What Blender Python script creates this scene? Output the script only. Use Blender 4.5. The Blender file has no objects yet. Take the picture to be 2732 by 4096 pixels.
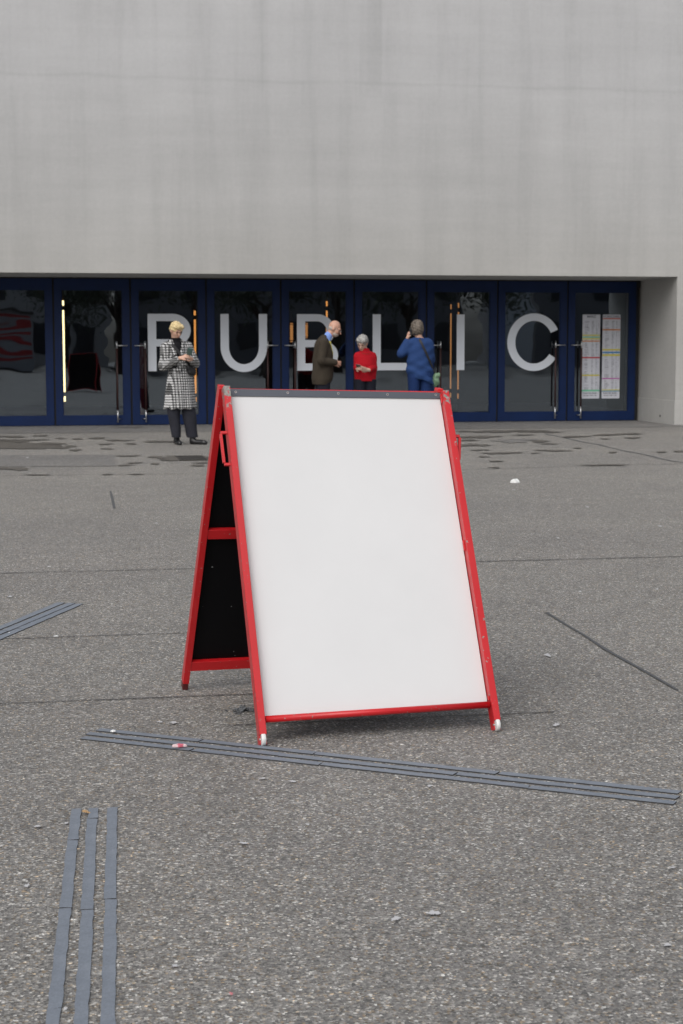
import bpy, bmesh, math, random
import numpy as np
from mathutils import Vector, Matrix
random.seed(4)
RNG = np.random.default_rng(4)
scene = bpy.context.scene
COL = scene.collection
V3 = Vector

# ------------------------------------------------------------------ camera
CAM_H = 1.355
F_PX, PITCH, YAW, ROLL = 6552.8, 0.100777, 0.174844, -0.001241   # solved from door joints and paving joints
CX, CY = 1366.0, 2048.0
_c, _s = math.cos(YAW), math.sin(YAW)
_F0 = V3((_s, _c, 0)); _R0 = V3((_c, -_s, 0)); _U0 = V3((0, 0, 1))
CF = _F0 * math.cos(PITCH) - _U0 * math.sin(PITCH)
_U1 = _U0 * math.cos(PITCH) + _F0 * math.sin(PITCH)
CR = _R0 * math.cos(ROLL) + _U1 * math.sin(ROLL)
CU = _U1 * math.cos(ROLL) - _R0 * math.sin(ROLL)
CAM = V3((0, 0, CAM_H))
cam_data = bpy.data.cameras.new('camera')
cam = bpy.data.objects.new('camera', cam_data); COL.objects.link(cam)
m = Matrix.Identity(4)
for i in range(3):
    m[i][0], m[i][1], m[i][2], m[i][3] = CR[i], CU[i], -CF[i], CAM[i]
cam.matrix_world = m
cam_data.sensor_fit = 'VERTICAL'; cam_data.sensor_height = 36.0
cam_data.lens = F_PX / 4096 * 36.0
cam_data.clip_start = 0.05; cam_data.clip_end = 600
cam_data.dof.use_dof = True; cam_data.dof.focus_distance = 5.6; cam_data.dof.aperture_fstop = 11.0
scene.camera = cam
scene.render.resolution_x = 683; scene.render.resolution_y = 1024

# ------------------------------------------------------------------ sky and sun (overcast)
SUN_EL, SUN_AZ = math.radians(48), math.radians(210)     # azimuth clockwise from +Y
world = bpy.data.worlds.new('World'); scene.world = world; world.use_nodes = True
wn = world.node_tree; wn.nodes.clear()
sky = wn.nodes.new('ShaderNodeTexSky'); sky.sky_type = 'NISHITA'; sky.sun_disc = False
sky.sun_elevation = SUN_EL; sky.sun_rotation = SUN_AZ; sky.dust_density = 4.0; sky.air_density = 1.0
hs = wn.nodes.new('ShaderNodeHueSaturation'); hs.inputs['Saturation'].default_value = 0.36
bg = wn.nodes.new('ShaderNodeBackground'); bg.inputs['Strength'].default_value = 0.13
wo = wn.nodes.new('ShaderNodeOutputWorld')
wn.links.new(sky.outputs[0], hs.inputs['Color']); wn.links.new(hs.outputs[0], bg.inputs['Color'])
wn.links.new(bg.outputs[0], wo.inputs['Surface'])
sd = bpy.data.lights.new('sun', 'SUN'); sd.energy = 1.2; sd.angle = math.radians(60); sd.color = (1.0, 0.985, 0.965)
sun = bpy.data.objects.new('sun', sd); COL.objects.link(sun); sun.location = (0, 0, 30)
_d = V3((math.sin(SUN_AZ) * math.cos(SUN_EL), math.cos(SUN_AZ) * math.cos(SUN_EL), math.sin(SUN_EL)))
sun.rotation_euler = (-_d).to_track_quat('-Z', 'Y').to_euler()
vs = scene.view_settings
vs.view_transform = 'Standard'; vs.look = 'None'; vs.gamma = 1.0; vs.exposure = 0.0; vs.use_curve_mapping = False

# ------------------------------------------------------------------ pixel -> place helpers
def ray(px, py):
    return CF + CR * ((px - CX) / F_PX) - CU * ((py - CY) / F_PX)
def gnd(px, py, z=0.0):
    d = ray(px, py); return CAM + d * ((z - CAM_H) / d.z)
def ypl(px, py, Y):
    d = ray(px, py); return CAM + d * (Y / d.y)
def onplane(px, py, o, n):
    d = ray(px, py); return CAM + d * ((o - CAM).dot(n) / d.dot(n))

# ------------------------------------------------------------------ object helpers
def tag(o, label=None, cat=None, group=None, kind=None):
    if label: o['label'] = label
    if cat: o['category'] = cat
    if group: o['group'] = group
    if kind: o['kind'] = kind
    return o
def empty(name, loc=(0, 0, 0), label=None, cat=None, group=None, kind=None):
    o = bpy.data.objects.new(name, None); COL.objects.link(o); o.location = loc; o.empty_display_size = 0.1
    return tag(o, label, cat, group, kind)
def setmats(me, mats):
    for k in (mats if isinstance(mats, (list, tuple)) else [mats]): me.materials.append(k)
def link(name, me, parent=None, loc=None):
    """vertices given in world space; parented objects keep world position (parents are unrotated empties/meshes)"""
    o = bpy.data.objects.new(name, me); COL.objects.link(o)
    if parent is not None: o.parent = parent
    if loc is not None: o.location = loc
    return o
def wloc(o):
    p = V3((0, 0, 0))
    while o is not None: p = p + o.location; o = o.parent
    return p
def bobj(name, bm, mats, parent=None, origin=None, smooth=False, bevel=0.0):
    """mesh from bmesh in world coordinates, origin moved to `origin` (world)"""
    if bevel > 0:
        bmesh.ops.bevel(bm, geom=[e for e in bm.edges], offset=bevel, segments=1, affect='EDGES', clamp_overlap=True)
    bmesh.ops.recalc_face_normals(bm, faces=bm.faces)
    if origin is None:
        cs = [v.co for v in bm.verts]
        lo = V3((min(c.x for c in cs), min(c.y for c in cs), min(c.z for c in cs)))
        hi = V3((max(c.x for c in cs), max(c.y for c in cs), max(c.z for c in cs)))
        origin = V3(((lo.x + hi.x) / 2, (lo.y + hi.y) / 2, lo.z))
    origin = V3(origin)
    bmesh.ops.translate(bm, verts=bm.verts, vec=-origin)
    me = bpy.data.meshes.new(name); bm.to_mesh(me); bm.free(); setmats(me, mats)
    if smooth:
        for p in me.polygons: p.use_smooth = True
    base = wloc(parent) if parent is not None else V3((0, 0, 0))
    return link(name, me, parent, origin - base)
def bx(bm, x0, x1, y0, y1, z0, z1, mi=0):
    vs_ = [bm.verts.new(p) for p in ((x0,y0,z0),(x1,y0,z0),(x1,y1,z0),(x0,y1,z0),(x0,y0,z1),(x1,y0,z1),(x1,y1,z1),(x0,y1,z1))]
    for q in ((3,2,1,0),(4,5,6,7),(0,1,5,4),(1,2,6,5),(2,3,7,6),(3,0,4,7)):
        f = bm.faces.new([vs_[i] for i in q]); f.material_index = mi
def box(name, x0, x1, y0, y1, z0, z1, mats, parent=None, bevel=0.0):
    bm = bmesh.new(); bx(bm, x0, x1, y0, y1, z0, z1); return bobj(name, bm, mats, parent, bevel=bevel)
def frame_of(d, hint):
    d = d.normalized(); s_ = d.cross(hint)
    if s_.length < 1e-6: s_ = d.cross(V3((1, 0, 0)))
    s_.normalize(); return d, s_, s_.cross(d).normalized()
def bar(bm, p0, p1, w, t, hint, mi=0):
    """rectangular bar from p0 to p1, width w along side axis (d x hint), thickness t along the hint-ish axis"""
    p0, p1 = V3(p0), V3(p1); d, s_, n_ = frame_of(p1 - p0, hint)
    r = []
    for p in (p0, p1):
        r.append([bm.verts.new(p + s_ * (a * w / 2) + n_ * (b * t / 2)) for a, b in ((-1,-1),(1,-1),(1,1),(-1,1))])
    fs = [bm.faces.new(r[0][::-1]), bm.faces.new(r[1])]
    for i in range(4):
        fs.append(bm.faces.new((r[0][i], r[0][(i+1) % 4], r[1][(i+1) % 4], r[1][i])))
    for f in fs: f.material_index = mi
def tube(bm, pts, rad, seg=12, caps=True, mi=0):
    pts = [V3(p) for p in pts]; rads = rad if isinstance(rad, (list, tuple)) else [rad] * len(pts)
    rings = []
    for i, p in enumerate(pts):
        d = (pts[min(i+1, len(pts)-1)] - pts[max(i-1, 0)])
        d, a, b = frame_of(d, V3((0, 0, 1)) if abs(d.normalized().z) < 0.95 else V3((1, 0, 0)))
        rings.append([bm.verts.new(p + (a * math.cos(2*math.pi*k/seg) + b * math.sin(2*math.pi*k/seg)) * rads[i]) for k in range(seg)])
    for r0, r1 in zip(rings, rings[1:]):
        for k in range(seg):
            f = bm.faces.new((r0[k], r0[(k+1) % seg], r1[(k+1) % seg], r1[k])); f.smooth = True; f.material_index = mi
    if caps:
        for r in (rings[0][::-1], rings[-1]):
            f = bm.faces.new(r); f.material_index = mi
def prism_xz(bm, pts, y0, y1):
    """closed outline in x,z extruded from y0 (front) to y1"""
    a = [bm.verts.new((x, y0, z)) for x, z in pts]; b = [bm.verts.new((x, y1, z)) for x, z in pts]
    fs = [bm.faces.new(a), bm.faces.new(b[::-1])]
    n = len(pts)
    for i in range(n): bm.faces.new((a[i], b[i], b[(i+1) % n], a[(i+1) % n]))
    return fs

# ------------------------------------------------------------------ materials
def mat(name, color=(0.5, 0.5, 0.5), rough=0.6, metal=0.0, spec=0.5, **kw):
    M_ = bpy.data.materials.new(name); M_.use_nodes = True
    b = M_.node_tree.nodes['Principled BSDF']
    b.inputs['Base Color'].default_value = (*color, 1); b.inputs['Roughness'].default_value = rough
    b.inputs['Metallic'].default_value = metal; b.inputs['Specular IOR Level'].default_value = spec
    for k, v in kw.items(): b.inputs[k].default_value = v
    return M_
class N:
    """tiny node-graph helper"""
    def __init__(self, M_): self.t = M_.node_tree; self.b = self.t.nodes['Principled BSDF']
    def n(self, typ, **kw):
        x = self.t.nodes.new('ShaderNode' + typ)
        for k, v in kw.items(): setattr(x, k, v)
        return x
    def l(self, a, b): self.t.links.new(a, b)
    def coord(self, scale=(1, 1, 1), out='Object', obj=None):
        c = self.n('TexCoord'); mp = self.n('Mapping'); mp.inputs['Scale'].default_value = scale
        self.l(c.outputs[out], mp.inputs['Vector']); return mp.outputs[0]
    def noise(self, vec, scale, detail=4, rough=0.55):
        x = self.n('TexNoise'); x.inputs['Scale'].default_value = scale; x.inputs['Detail'].default_value = detail
        x.inputs['Roughness'].default_value = rough; self.l(vec, x.inputs['Vector']); return x.outputs['Fac']
    def ramp(self, fac, stops, interp='LINEAR'):
        r = self.n('ValToRGB'); r.color_ramp.interpolation = interp
        e = r.color_ramp.elements
        while len(e) < len(stops): e.new(0.5)
        for k, (p, c) in enumerate(stops):
            e[k].position = p; e[k].color = (*c, 1) if len(c) == 3 else c
        self.l(fac, r.inputs[0]); return r.outputs[0]
    def mix(self, fac, a, b, mode='MIX'):
        x = self.n('MixRGB', blend_type=mode)
        for s_, v in (('Fac', fac), ('Color1', a), ('Color2', b)):
            if isinstance(v, (int, float)): x.inputs[s_].default_value = v
            elif isinstance(v, tuple): x.inputs[s_].default_value = (*v, 1)
            else: self.l(v, x.inputs[s_])
        return x.outputs[0]
    def math(self, op, a, b=None):
        x = self.n('Math', operation=op)
        for i, v in enumerate((a, b)):
            if v is None: continue
            if isinstance(v, (int, float)): x.inputs[i].default_value = v
            else: self.l(v, x.inputs[i])
        return x.outputs[0]
    def bump(self, h, strength=0.3, dist=0.01):
        x = self.n('Bump'); x.inputs['Strength'].default_value = strength; x.inputs['Distance'].default_value = dist
        self.l(h, x.inputs['Height']); self.l(x.outputs[0], self.b.inputs['Normal'])
G = lambda v: (v, v, v)
M = {}

# asphalt with light and ochre chippings
def asphalt(name, tint=(1, 1, 1), gain=1.0):
    A = mat(name, G(0.2), 0.68); g = N(A); v = g.coord()
    def vor(scale):
        x = g.n('TexVoronoi'); x.inputs['Scale'].default_value = scale; g.l(v, x.inputs['Vector']); return x
    v1, v2 = vor(165), vor(74)
    s1 = g.n('SeparateColor'); g.l(v1.outputs['Color'], s1.inputs[0])
    s2 = g.n('SeparateColor'); g.l(v2.outputs['Color'], s2.inputs[0])
    base = g.ramp(s1.outputs[0], [(0.0, (.075, .072, .068)), (0.3, (.15, .144, .135)), (0.62, (.205, .196, .182)), (0.86, (.27, .255, .23)), (0.945, (.40, .385, .355)), (1.0, (.62, .60, .56))])
    ochre = g.ramp(s1.outputs[1], [(0.0, G(1)), (0.82, G(1)), (0.93, (1.12, .98, .80)), (1.0, (1.2, .94, .66))])
    base = g.mix(1.0, base, ochre, 'MULTIPLY')
    big = g.ramp(s2.outputs[0], [(0.0, G(.72)), (0.25, G(.9)), (0.75, G(1.0)), (0.95, G(1.12)), (1.0, G(1.75))])
    base = g.mix(0.75, base, big, 'MULTIPLY')
    grain = g.ramp(g.noise(v, 22, 5, .7), [(0.25, G(.80)), (0.75, G(1.18))])
    base = g.mix(0.85, base, grain, 'MULTIPLY')
    patch = g.ramp(g.noise(v, 0.45, 5, .6), [(0.3, (.86, .86, .87)), (0.7, (1.1, 1.09, 1.07))])
    base = g.mix(0.9, base, patch, 'MULTIPLY')
    blot = g.ramp(g.noise(v, 3.1, 4, .6), [(0.28, G(.87)), (0.5, G(1.0)), (0.75, G(1.07))])
    base = g.mix(0.8, base, blot, 'MULTIPLY')
    base = g.mix(1.0, base, (tint[0] * gain, tint[1] * gain, tint[2] * gain), 'MULTIPLY')
    g.l(base, g.b.inputs['Base Color'])
    g.bump(g.math('ADD', v1.outputs['Distance'], g.noise(v, 90, 3)), 0.55, 0.004)
    return A
M['asphalt'] = asphalt('asphalt', (.975, .995, 1.02), 1.18)
M['apron'] = asphalt('smooth_asphalt', (.95, .98, 1.04), .92)
M['wet'] = asphalt('damp_asphalt', (.97, .94, .90), .60); M['wet'].node_tree.nodes['Principled BSDF'].inputs['Roughness'].default_value = .45
M['tar'] = mat('weathered_tar', (.085, .088, .092), .75)
M['seal'] = mat('joint_sealant', (.035, .035, .037), .7)

def concrete():
    A = mat('render_wall', G(.5), .88); g = N(A)
    v = g.coord()
    cloud = g.ramp(g.noise(v, .35, 6, .6), [(0.25, (.445, .446, .45)), (0.55, (.495, .496, .50)), (0.8, (.535, .536, .54))])
    streak = g.ramp(g.noise(g.coord((1.4, 1, .10)), 1.6, 5, .65), [(0.28, G(.90)), (0.5, G(1.0)), (0.72, G(1.035))])
    smear = g.ramp(g.noise(g.coord((.22, 1, 2.2)), 1.5, 6, .7), [(0.25, G(.93)), (0.55, G(1.0)), (0.8, G(1.06))])
    drip = g.ramp(g.noise(g.coord((2.0, 1, .035)), 1.0, 3, .5), [(0.30, G(.90)), (0.37, G(1.0)), (1.0, G(1.0))])
    fine = g.ramp(g.noise(v, 14, 5, .7), [(0.3, G(.965)), (0.7, G(1.03))])
    c = g.mix(1.0, cloud, streak, 'MULTIPLY'); c = g.mix(1.0, c, smear, 'MULTIPLY'); c = g.mix(1.0, c, fine, 'MULTIPLY')
    # drips only on the upper lift above the day joint, and the joint itself
    sep = g.n('SeparateXYZ'); g.l(g.coord(), sep.inputs[0])
    wob = g.math('MULTIPLY', g.math('SUBTRACT', g.noise(g.coord((.5, 1, 1)), 1.2, 3), 0.5), 0.16)
    z = g.math('ADD', sep.outputs[2], wob)
    up = g.ramp(g.math('SUBTRACT', z, 5.35), [(0.0, G(0)), (0.35, G(1))])
    c = g.mix(up, c, g.mix(1.0, c, drip, 'MULTIPLY'))
    jd = g.math('ABSOLUTE', g.math('SUBTRACT', z, 5.62))
    jl = g.ramp(jd, [(0.0, G(.93)), (0.045, G(1.0))])
    c = g.mix(1.0, c, jl, 'MULTIPLY')
    low_tone = g.ramp(sep.outputs[2], [(0.0, (.99, .965, .92)), (0.3, (1, .985, .955)), (1.0, (1, 1, 1))])
    # warmer, darker tone low on the wall, fading upwards
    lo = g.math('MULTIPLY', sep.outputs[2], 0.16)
    low_tone = g.ramp(lo, [(0.38, (.86, .845, .80)), (0.60, (.93, .925, .905)), (0.95, (1, 1, 1))])
    c = g.mix(1.0, c, low_tone, 'MULTIPLY')
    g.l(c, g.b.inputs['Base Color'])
    g.bump(g.noise(v, 30, 6, .7), 0.12, 0.01)
    return A
M['wall'] = concrete()

def blue_paint():
    A = mat('blue_door_paint', (.0008, .013, .066), .5, 0, .3); g = N(A)
    c = g.ramp(g.noise(g.coord(), 2.5, 4), [(0.3, (.0006, .0115, .058)), (0.7, (.0011, .0155, .076))])
    g.l(c, g.b.inputs['Base Color']); return A
M['blue'] = blue_paint()
M['gap'] = mat('black_joint', G(.006), .6)
def glass():
    A = bpy.data.materials.new('door_glass'); A.use_nodes = True; t = A.node_tree; t.nodes.clear()
    o = t.nodes.new('ShaderNodeOutputMaterial'); tr = t.nodes.new('ShaderNodeBsdfTransparent'); tr.inputs[0].default_value = (.50, .50, .52, 1)
    gl = t.nodes.new('ShaderNodeBsdfGlossy'); gl.inputs['Roughness'].default_value = .012; gl.inputs[0].default_value = (.76, .88, 1, 1)
    fr = t.nodes.new('ShaderNodeFresnel'); fr.inputs[0].default_value = 1.62
    mu = t.nodes.new('ShaderNodeMath'); mu.operation = 'MULTIPLY'; mu.inputs[1].default_value = 3.5; mu.use_clamp = True
    mx = t.nodes.new('ShaderNodeMixShader')
    tc = t.nodes.new('ShaderNodeTexCoord'); mp = t.nodes.new('ShaderNodeMapping'); mp.inputs['Scale'].default_value = (1, 1, 1.6)
    geo = t.nodes.new('ShaderNodeObjectInfo')
    ad = t.nodes.new('ShaderNodeVectorMath'); ad.operation = 'ADD'
    sc = t.nodes.new('ShaderNodeVectorMath'); sc.operation = 'SCALE'; sc.inputs['Scale'].default_value = 1.0
    nz = t.nodes.new('ShaderNodeTexNoise'); nz.inputs['Scale'].default_value = 1.3; nz.inputs['Detail'].default_value = 1.0
    bp = t.nodes.new('ShaderNodeBump'); bp.inputs['Strength'].default_value = 0.09; bp.inputs['Distance'].default_value = .02
    t.links.new(tc.outputs['Object'], mp.inputs[0]); t.links.new(geo.outputs['Location'], sc.inputs[0])
    t.links.new(mp.outputs[0], ad.inputs[0]); t.links.new(sc.outputs[0], ad.inputs[1])
    t.links.new(ad.outputs[0], nz.inputs['Vector']); t.links.new(nz.outputs['Fac'], bp.inputs['Height'])
    t.links.new(bp.outputs[0], gl.inputs['Normal'])
    t.links.new(fr.outputs[0], mu.inputs[0]); t.links.new(mu.outputs[0], mx.inputs[0])
    t.links.new(tr.outputs[0], mx.inputs[1]); t.links.new(gl.outputs[0], mx.inputs[2]); t.links.new(mx.outputs[0], o.inputs[0])
    return A
M['glass'] = glass()
M['vinyl'] = mat('grey_vinyl', (.72, .755, .81), .5)
M['steel'] = mat('brushed_steel', (.62, .62, .62), .35, 1.0)
M['leather'] = mat('brown_leather_grip', (.04, .013, .011), .5)

def red_paint(name, chips=0.0):
    A = mat(name, (.56, .010, .014), .40, 0, .5); g = N(A); v = g.coord()
    n1 = g.ramp(g.noise(v, 6, 4), [(0.3, (.52, .008, .012)), (0.7, (.58, .012, .017))])
    # small chips everywhere; bare metal on the worn top ends
    ch = g.noise(v, 70, 4, .6)
    sep = g.n('SeparateXYZ'); g.l(v, sep.inputs[0])
    worn = g.ramp(sep.outputs[2], [(0.0, G(0)), (1.0, G(0))])
    chip = g.ramp(ch, [(0.668, G(0)), (0.682, G(1))])
    if chips > 0:
        topz = g.math('SUBTRACT', sep.outputs[2], chips - .085)       # metres above where wear starts
        tw = g.math('ADD', g.math('MULTIPLY', topz, 2.6), g.noise(v, 45, 5, .65))
        wornm = g.ramp(tw, [(0.60, G(0)), (0.63, G(1))])
        keep = g.ramp(g.math('MULTIPLY', topz, 20), [(0.0, G(0)), (.3, G(1))])
        wornm = g.mix(1.0, wornm, keep, 'MULTIPLY')
        chip = g.mix(1.0, chip, wornm, 'LIGHTEN')
    metal = g.ramp(g.noise(v, 120, 3), [(0.3, (.16, .15, .135)), (0.7, (.34, .32, .29))])
    g.l(g.mix(chip, n1, metal), g.b.inputs['Base Color'])
    g.l(g.ramp(g.noise(v, 25, 4), [(0.3, G(.30)), (0.7, G(.45))]), g.b.inputs['Roughness'])
    g.b.inputs['Coat Weight'].default_value = .22; g.b.inputs['Coat Roughness'].default_value = .25
    return A
M['red'] = red_paint('red_paint')
M['slate'] = None
def slate():
    A = mat('slate_grey_plastic', (.075, .085, .105), .38); g = N(A); v = g.coord((1, 1, 1))
    sc = g.ramp(g.noise(g.coord((6, 30, 30)), 22, 4, .7), [(0.70, G(0)), (0.73, G(1))])
    g.l(g.mix(sc, g.ramp(g.noise(v, 8, 4), [(0.3, (.070, .078, .098)), (0.7, (.085, .095, .115))]), (.32, .30, .29)), g.b.inputs['Base Color'])
    return A
M['slate'] = slate()
def paper():
    A = mat('white_poster_paper', G(.80), .55); g = N(A)
    c = g.ramp(g.noise(g.coord((1, 1, 1)), 2.2, 5, .6), [(0.3, (.665, .667, .67)), (0.7, (.70, .702, .705))])
    g.l(c, g.b.inputs['Base Color'])
    g.bump(g.noise(g.coord((1.2, 1, .7)), 2.5, 2, .4), .25, .02)
    return A
M['paper'] = paper()
def blackboard():
    A = mat('black_panel', (.003, .003, .004), .55, 0, .15); g = N(A); v = g.coord()
    sp = g.ramp(g.noise(v, 38, 2, .5), [(0.735, G(0)), (0.76, G(1))])
    sm = g.ramp(g.noise(g.coord((1, 1, 2)), 7, 6, .8), [(0.70, G(0)), (0.86, G(.16))])
    c = g.mix(sp, (.003, .003, .004), (.30, .30, .31)); c = g.mix(sm, c, (.3, .3, .33))
    g.l(c, g.b.inputs['Base Color']); return A
M['black'] = blackboard()
M['rivet'] = mat('worn_rivet', (.55, .5, .48), .35, .8)
M['rivet_hole'] = mat('rivet_core', (.02, .01, .012), .5)
M['white_plastic'] = mat('white_plastic', (.74, .74, .72), .4)
M['chain'] = mat('galvanised_chain', (.20, .21, .22), .4, .7)
def thermo():
    A = mat('grey_thermoplastic', (.18, .20, .225), .65); g = N(A); v = g.coord()
    c = g.ramp(g.noise(v, 12, 6, .7), [(0.3, (.160, .183, .217)), (0.55, (.195, .221, .260)), (0.8, (.225, .252, .29))])
    dirt = g.ramp(g.noise(v, 160, 3, .6), [(0.3, G(.86)), (0.7, G(1.08))])
    g.l(g.mix(1.0, c, dirt, 'MULTIPLY'), g.b.inputs['Base Color'])
    g.bump(g.noise(v, 200, 3), .3, .002); return A
M['thermo'] = thermo()
M['thermo_edge'] = mat('dark_strip_edge', (.045, .045, .046), .9)  # side faces of the raised bars, darker than their tops
M['cast_iron'] = mat('cast_iron', (.05, .045, .04), .6, .4)
def lamp(name, col, s_):
    A = mat(name, col, .5); b = A.node_tree.nodes['Principled BSDF']
    b.inputs['Emission Color'].default_value = (*col, 1); b.inputs['Emission Strength'].default_value = s_; return A
M['lamp_pale'] = lamp('pale_tube_light', (1.0, .86, .42), 5.0)
M['lamp_amber'] = lamp('amber_tube_light', (1.0, .42, .10), 1.7)
M['lamp_dim'] = lamp('dim_amber_tube_light', (1.0, .45, .14), .75)
M['brass'] = mat('dark_brass', (.10, .055, .022), .4, .6)

# ------------------------------------------------------------------ ground
DOOR_Y, WALL_Y, HEAD_Z = 28.506, 26.79, 2.53
X0, PITCH_X = 0.0597, 1.3018
JAMB_X = 10.56
bm = bmesh.new()
vs_ = [bm.verts.new(p) for p in ((-90, -110, 0), (110, -110, 0), (110, 90, 0), (-90, 90, 0))]
bm.faces.new(vs_)
tag(bobj('plaza_ground', bm, M['asphalt'], origin=(0, 0, 0)), kind='structure')
def sheet(name, pts, z, mats, parent=None, th=0.0, kind=None):
    bm = bmesh.new()
    top = [bm.verts.new((p[0], p[1], z)) for p in pts]
    f = bm.faces.new(top)
    if th > 0:
        bot = [bm.verts.new((p[0], p[1], z - th)) for p in pts]; n = len(pts)
        for i in range(n):
            s_ = bm.faces.new((top[i], bot[i], bot[(i+1) % n], top[(i+1) % n]))
            if isinstance(mats, list) and len(mats) > 1: s_.material_index = 1
    o = bobj(name, bm, mats, parent)
    if kind: o['kind'] = kind
    return o
def rough_edge(x0, x1, y, amp, n, rng=RNG):
    xs = np.linspace(x0, x1, n); return [(x, y + rng.uniform(-amp, amp)) for x in xs]
sheet('door_apron', rough_edge(-6.0, 10.55, 26.15, .05, 60) + [(10.55, DOOR_Y + .06), (-6.0, DOOR_Y + .06)], .004, M['apron'], kind='structure')
sheet('side_apron', [(10.55, 26.1)] + rough_edge(10.6, 16.0, 25.2, .06, 20) + [(16.0, 26.775), (10.55, 26.775)], .0045, M['apron'], kind='structure')
sheet('asphalt_repair', [gnd(-260, 1822)[:2], gnd(458, 1820)[:2], gnd(461, 1866)[:2], gnd(-260, 1869)[:2]], .004, M['apron'], kind='structure')
# sealed joints in the asphalt, parallel to the facade, plus tar lines
def line_strip(name, pts, w, z=.004, amp=.002, mt='seal'):
    L, R_ = [], []
    for i, p in enumerate(pts):
        p = V3((p[0], p[1], 0)); a = V3((*pts[max(i-1, 0)][:2], 0)); b = V3((*pts[min(i+1, len(pts)-1)][:2], 0))
        t = (b - a).normalized(); nn = V3((-t.y, t.x, 0)); j = RNG.uniform(-amp, amp)
        ww = w * RNG.uniform(.7, 1.25) / 2
        L.append(p + nn * (ww + j)); R_.append(p - nn * (ww - j))
    return sheet(name, L + R_[::-1], z, M[mt], kind='structure')
def xline(x0, x1, y, n=None):
    n = n or max(6, int((x1 - x0) / .12)); return [(x, y + RNG.uniform(-.004, .004)) for x in np.linspace(x0, x1, n)]
line_strip('sealed_joint', xline(-2.2, 5.5, 9.95), .014)
line_strip('sealed_joint', xline(-1.5, 1.1, 7.69), .009)
line_strip('sealed_joint', xline(-1.2, 1.25, 6.27), .009)
line_strip('sealed_joint', xline(.60, 1.82, 5.752), .007)
line_strip('tar_line', [(2.466, 7.957), (2.45, 7.6), (2.444, 7.3), (2.425, 6.92), (2.42, 6.5), (2.416, 6.04)], .017, mt='tar')
pa, pb = gnd(2175, 1735), gnd(2760, 1858)
line_strip('ground_crack', [pa.lerp(pb, t) + V3((RNG.uniform(-.03, .03), RNG.uniform(-.03, .03), 0)) for t in np.linspace(0, 1, 22)], .04, amp=.012, mt='tar')
line_strip('sealed_joint', [V3(gnd(x, y)) for x, y in ((1850, 1880), (2100, 1873), (2300, 1866), (2520, 1860), (2760, 1857))], .02)
line_strip('sealed_joint', [V3(gnd(x, y)) for x, y in ((-60, 1906), (200, 1902), (420, 1899), (620, 1897), (830, 1897))], .016)
line_strip('tar_line', [V3(gnd(x, y)) for x, y in ((441, 1965), (446, 1985), (452, 2010), (458, 2036))], .024, mt='tar')
# damp stains near the entrance, one irregular film per stain
def blob(bm, px, py, wpx, hpx, z):
    c = gnd(px, py); ex = gnd(px + wpx / 2, py) - c; ey = gnd(px, py - hpx / 2) - c
    n = 46; ph = RNG.uniform(0, 6.3, 4); vs_ = []
    for k in range(n):
        a = 2 * math.pi * k / n
        r = 1 + .22 * math.sin(2*a + ph[0]) + .16 * math.sin(3*a + ph[1]) + .14 * math.sin(5*a + ph[2]) + .12 * math.sin(9*a + ph[3]) + RNG.uniform(-.20, .20)
        p = c + ex * (math.cos(a) * r) + ey * (math.sin(a) * r); vs_.append(bm.verts.new((p.x, p.y, z)))
    bm.faces.new(vs_)
bm = bmesh.new()
STAINS = [(20,1786,170,20),(90,1778,170,13),(150,1788,120,9),(190,1776,130,9),(35,1770,120,7),(70,1762,180,9),(130,1790,330,12),(40,1748,150,6),(165,1744,60,4),(300,1802,50,6),(285,1786,50,6),(240,1755,40,4),(310,1757,36,5),(385,1754,70,6),(420,1778,55,5),(475,1763,90,6),(640,1768,120,7),(525,1777,50,4),(430,1797,60,3),
 (55,1876,110,12),(150,1901,90,4),(510,1825,110,4),(540,1853,70,4),(500,1863,70,4),(700,1834,170,16),(620,1829,60,6),(620,1857,40,5),(815,1853,60,6),(790,1864,80,5),(810,1832,60,9),(430,1900,60,3),(545,1899,70,3),
 (1905,1728,130,6),(2000,1727,170,7),(2120,1726,180,7),(2210,1730,90,4),(1890,1750,150,9),(1960,1748,80,5),(1890,1782,110,10),(1870,1763,90,5),(1920,1802,70,4),(2005,1814,150,7),(1935,1829,40,4),(2210,1804,140,5),(2160,1767,70,8),(2195,1777,60,4),(2300,1748,120,5),(2430,1741,110,5),(2520,1737,120,4),(2530,1753,70,4),(2420,1757,50,3),(2310,1794,40,3),(2450,1811,40,4),(2645,1810,50,4),(2725,1807,60,6),(2420,1862,170,6),(1985,1847,60,4),(1975,1872,60,3),(2140,1814,40,3),(2090,1742,100,3),(520,1711,90,3)] + [(int(RNG.uniform(900, 1780)), int(RNG.uniform(1738, 1850)), int(RNG.uniform(40, 140)), int(RNG.uniform(4, 9))) for _ in range(16)]
for k, (a, b, c, d) in enumerate(STAINS): blob(bm, a, b, c, d, .0075 + .0004 * k / 10)
tag(bobj('damp_stains', bm, M['wet']), kind='stuff')
bm = bmesh.new(); blob(bm, 2060, 1764, 140, 16, .0065)
tag(bobj('asphalt_repair', bm, M['apron']), kind='structure')

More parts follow.
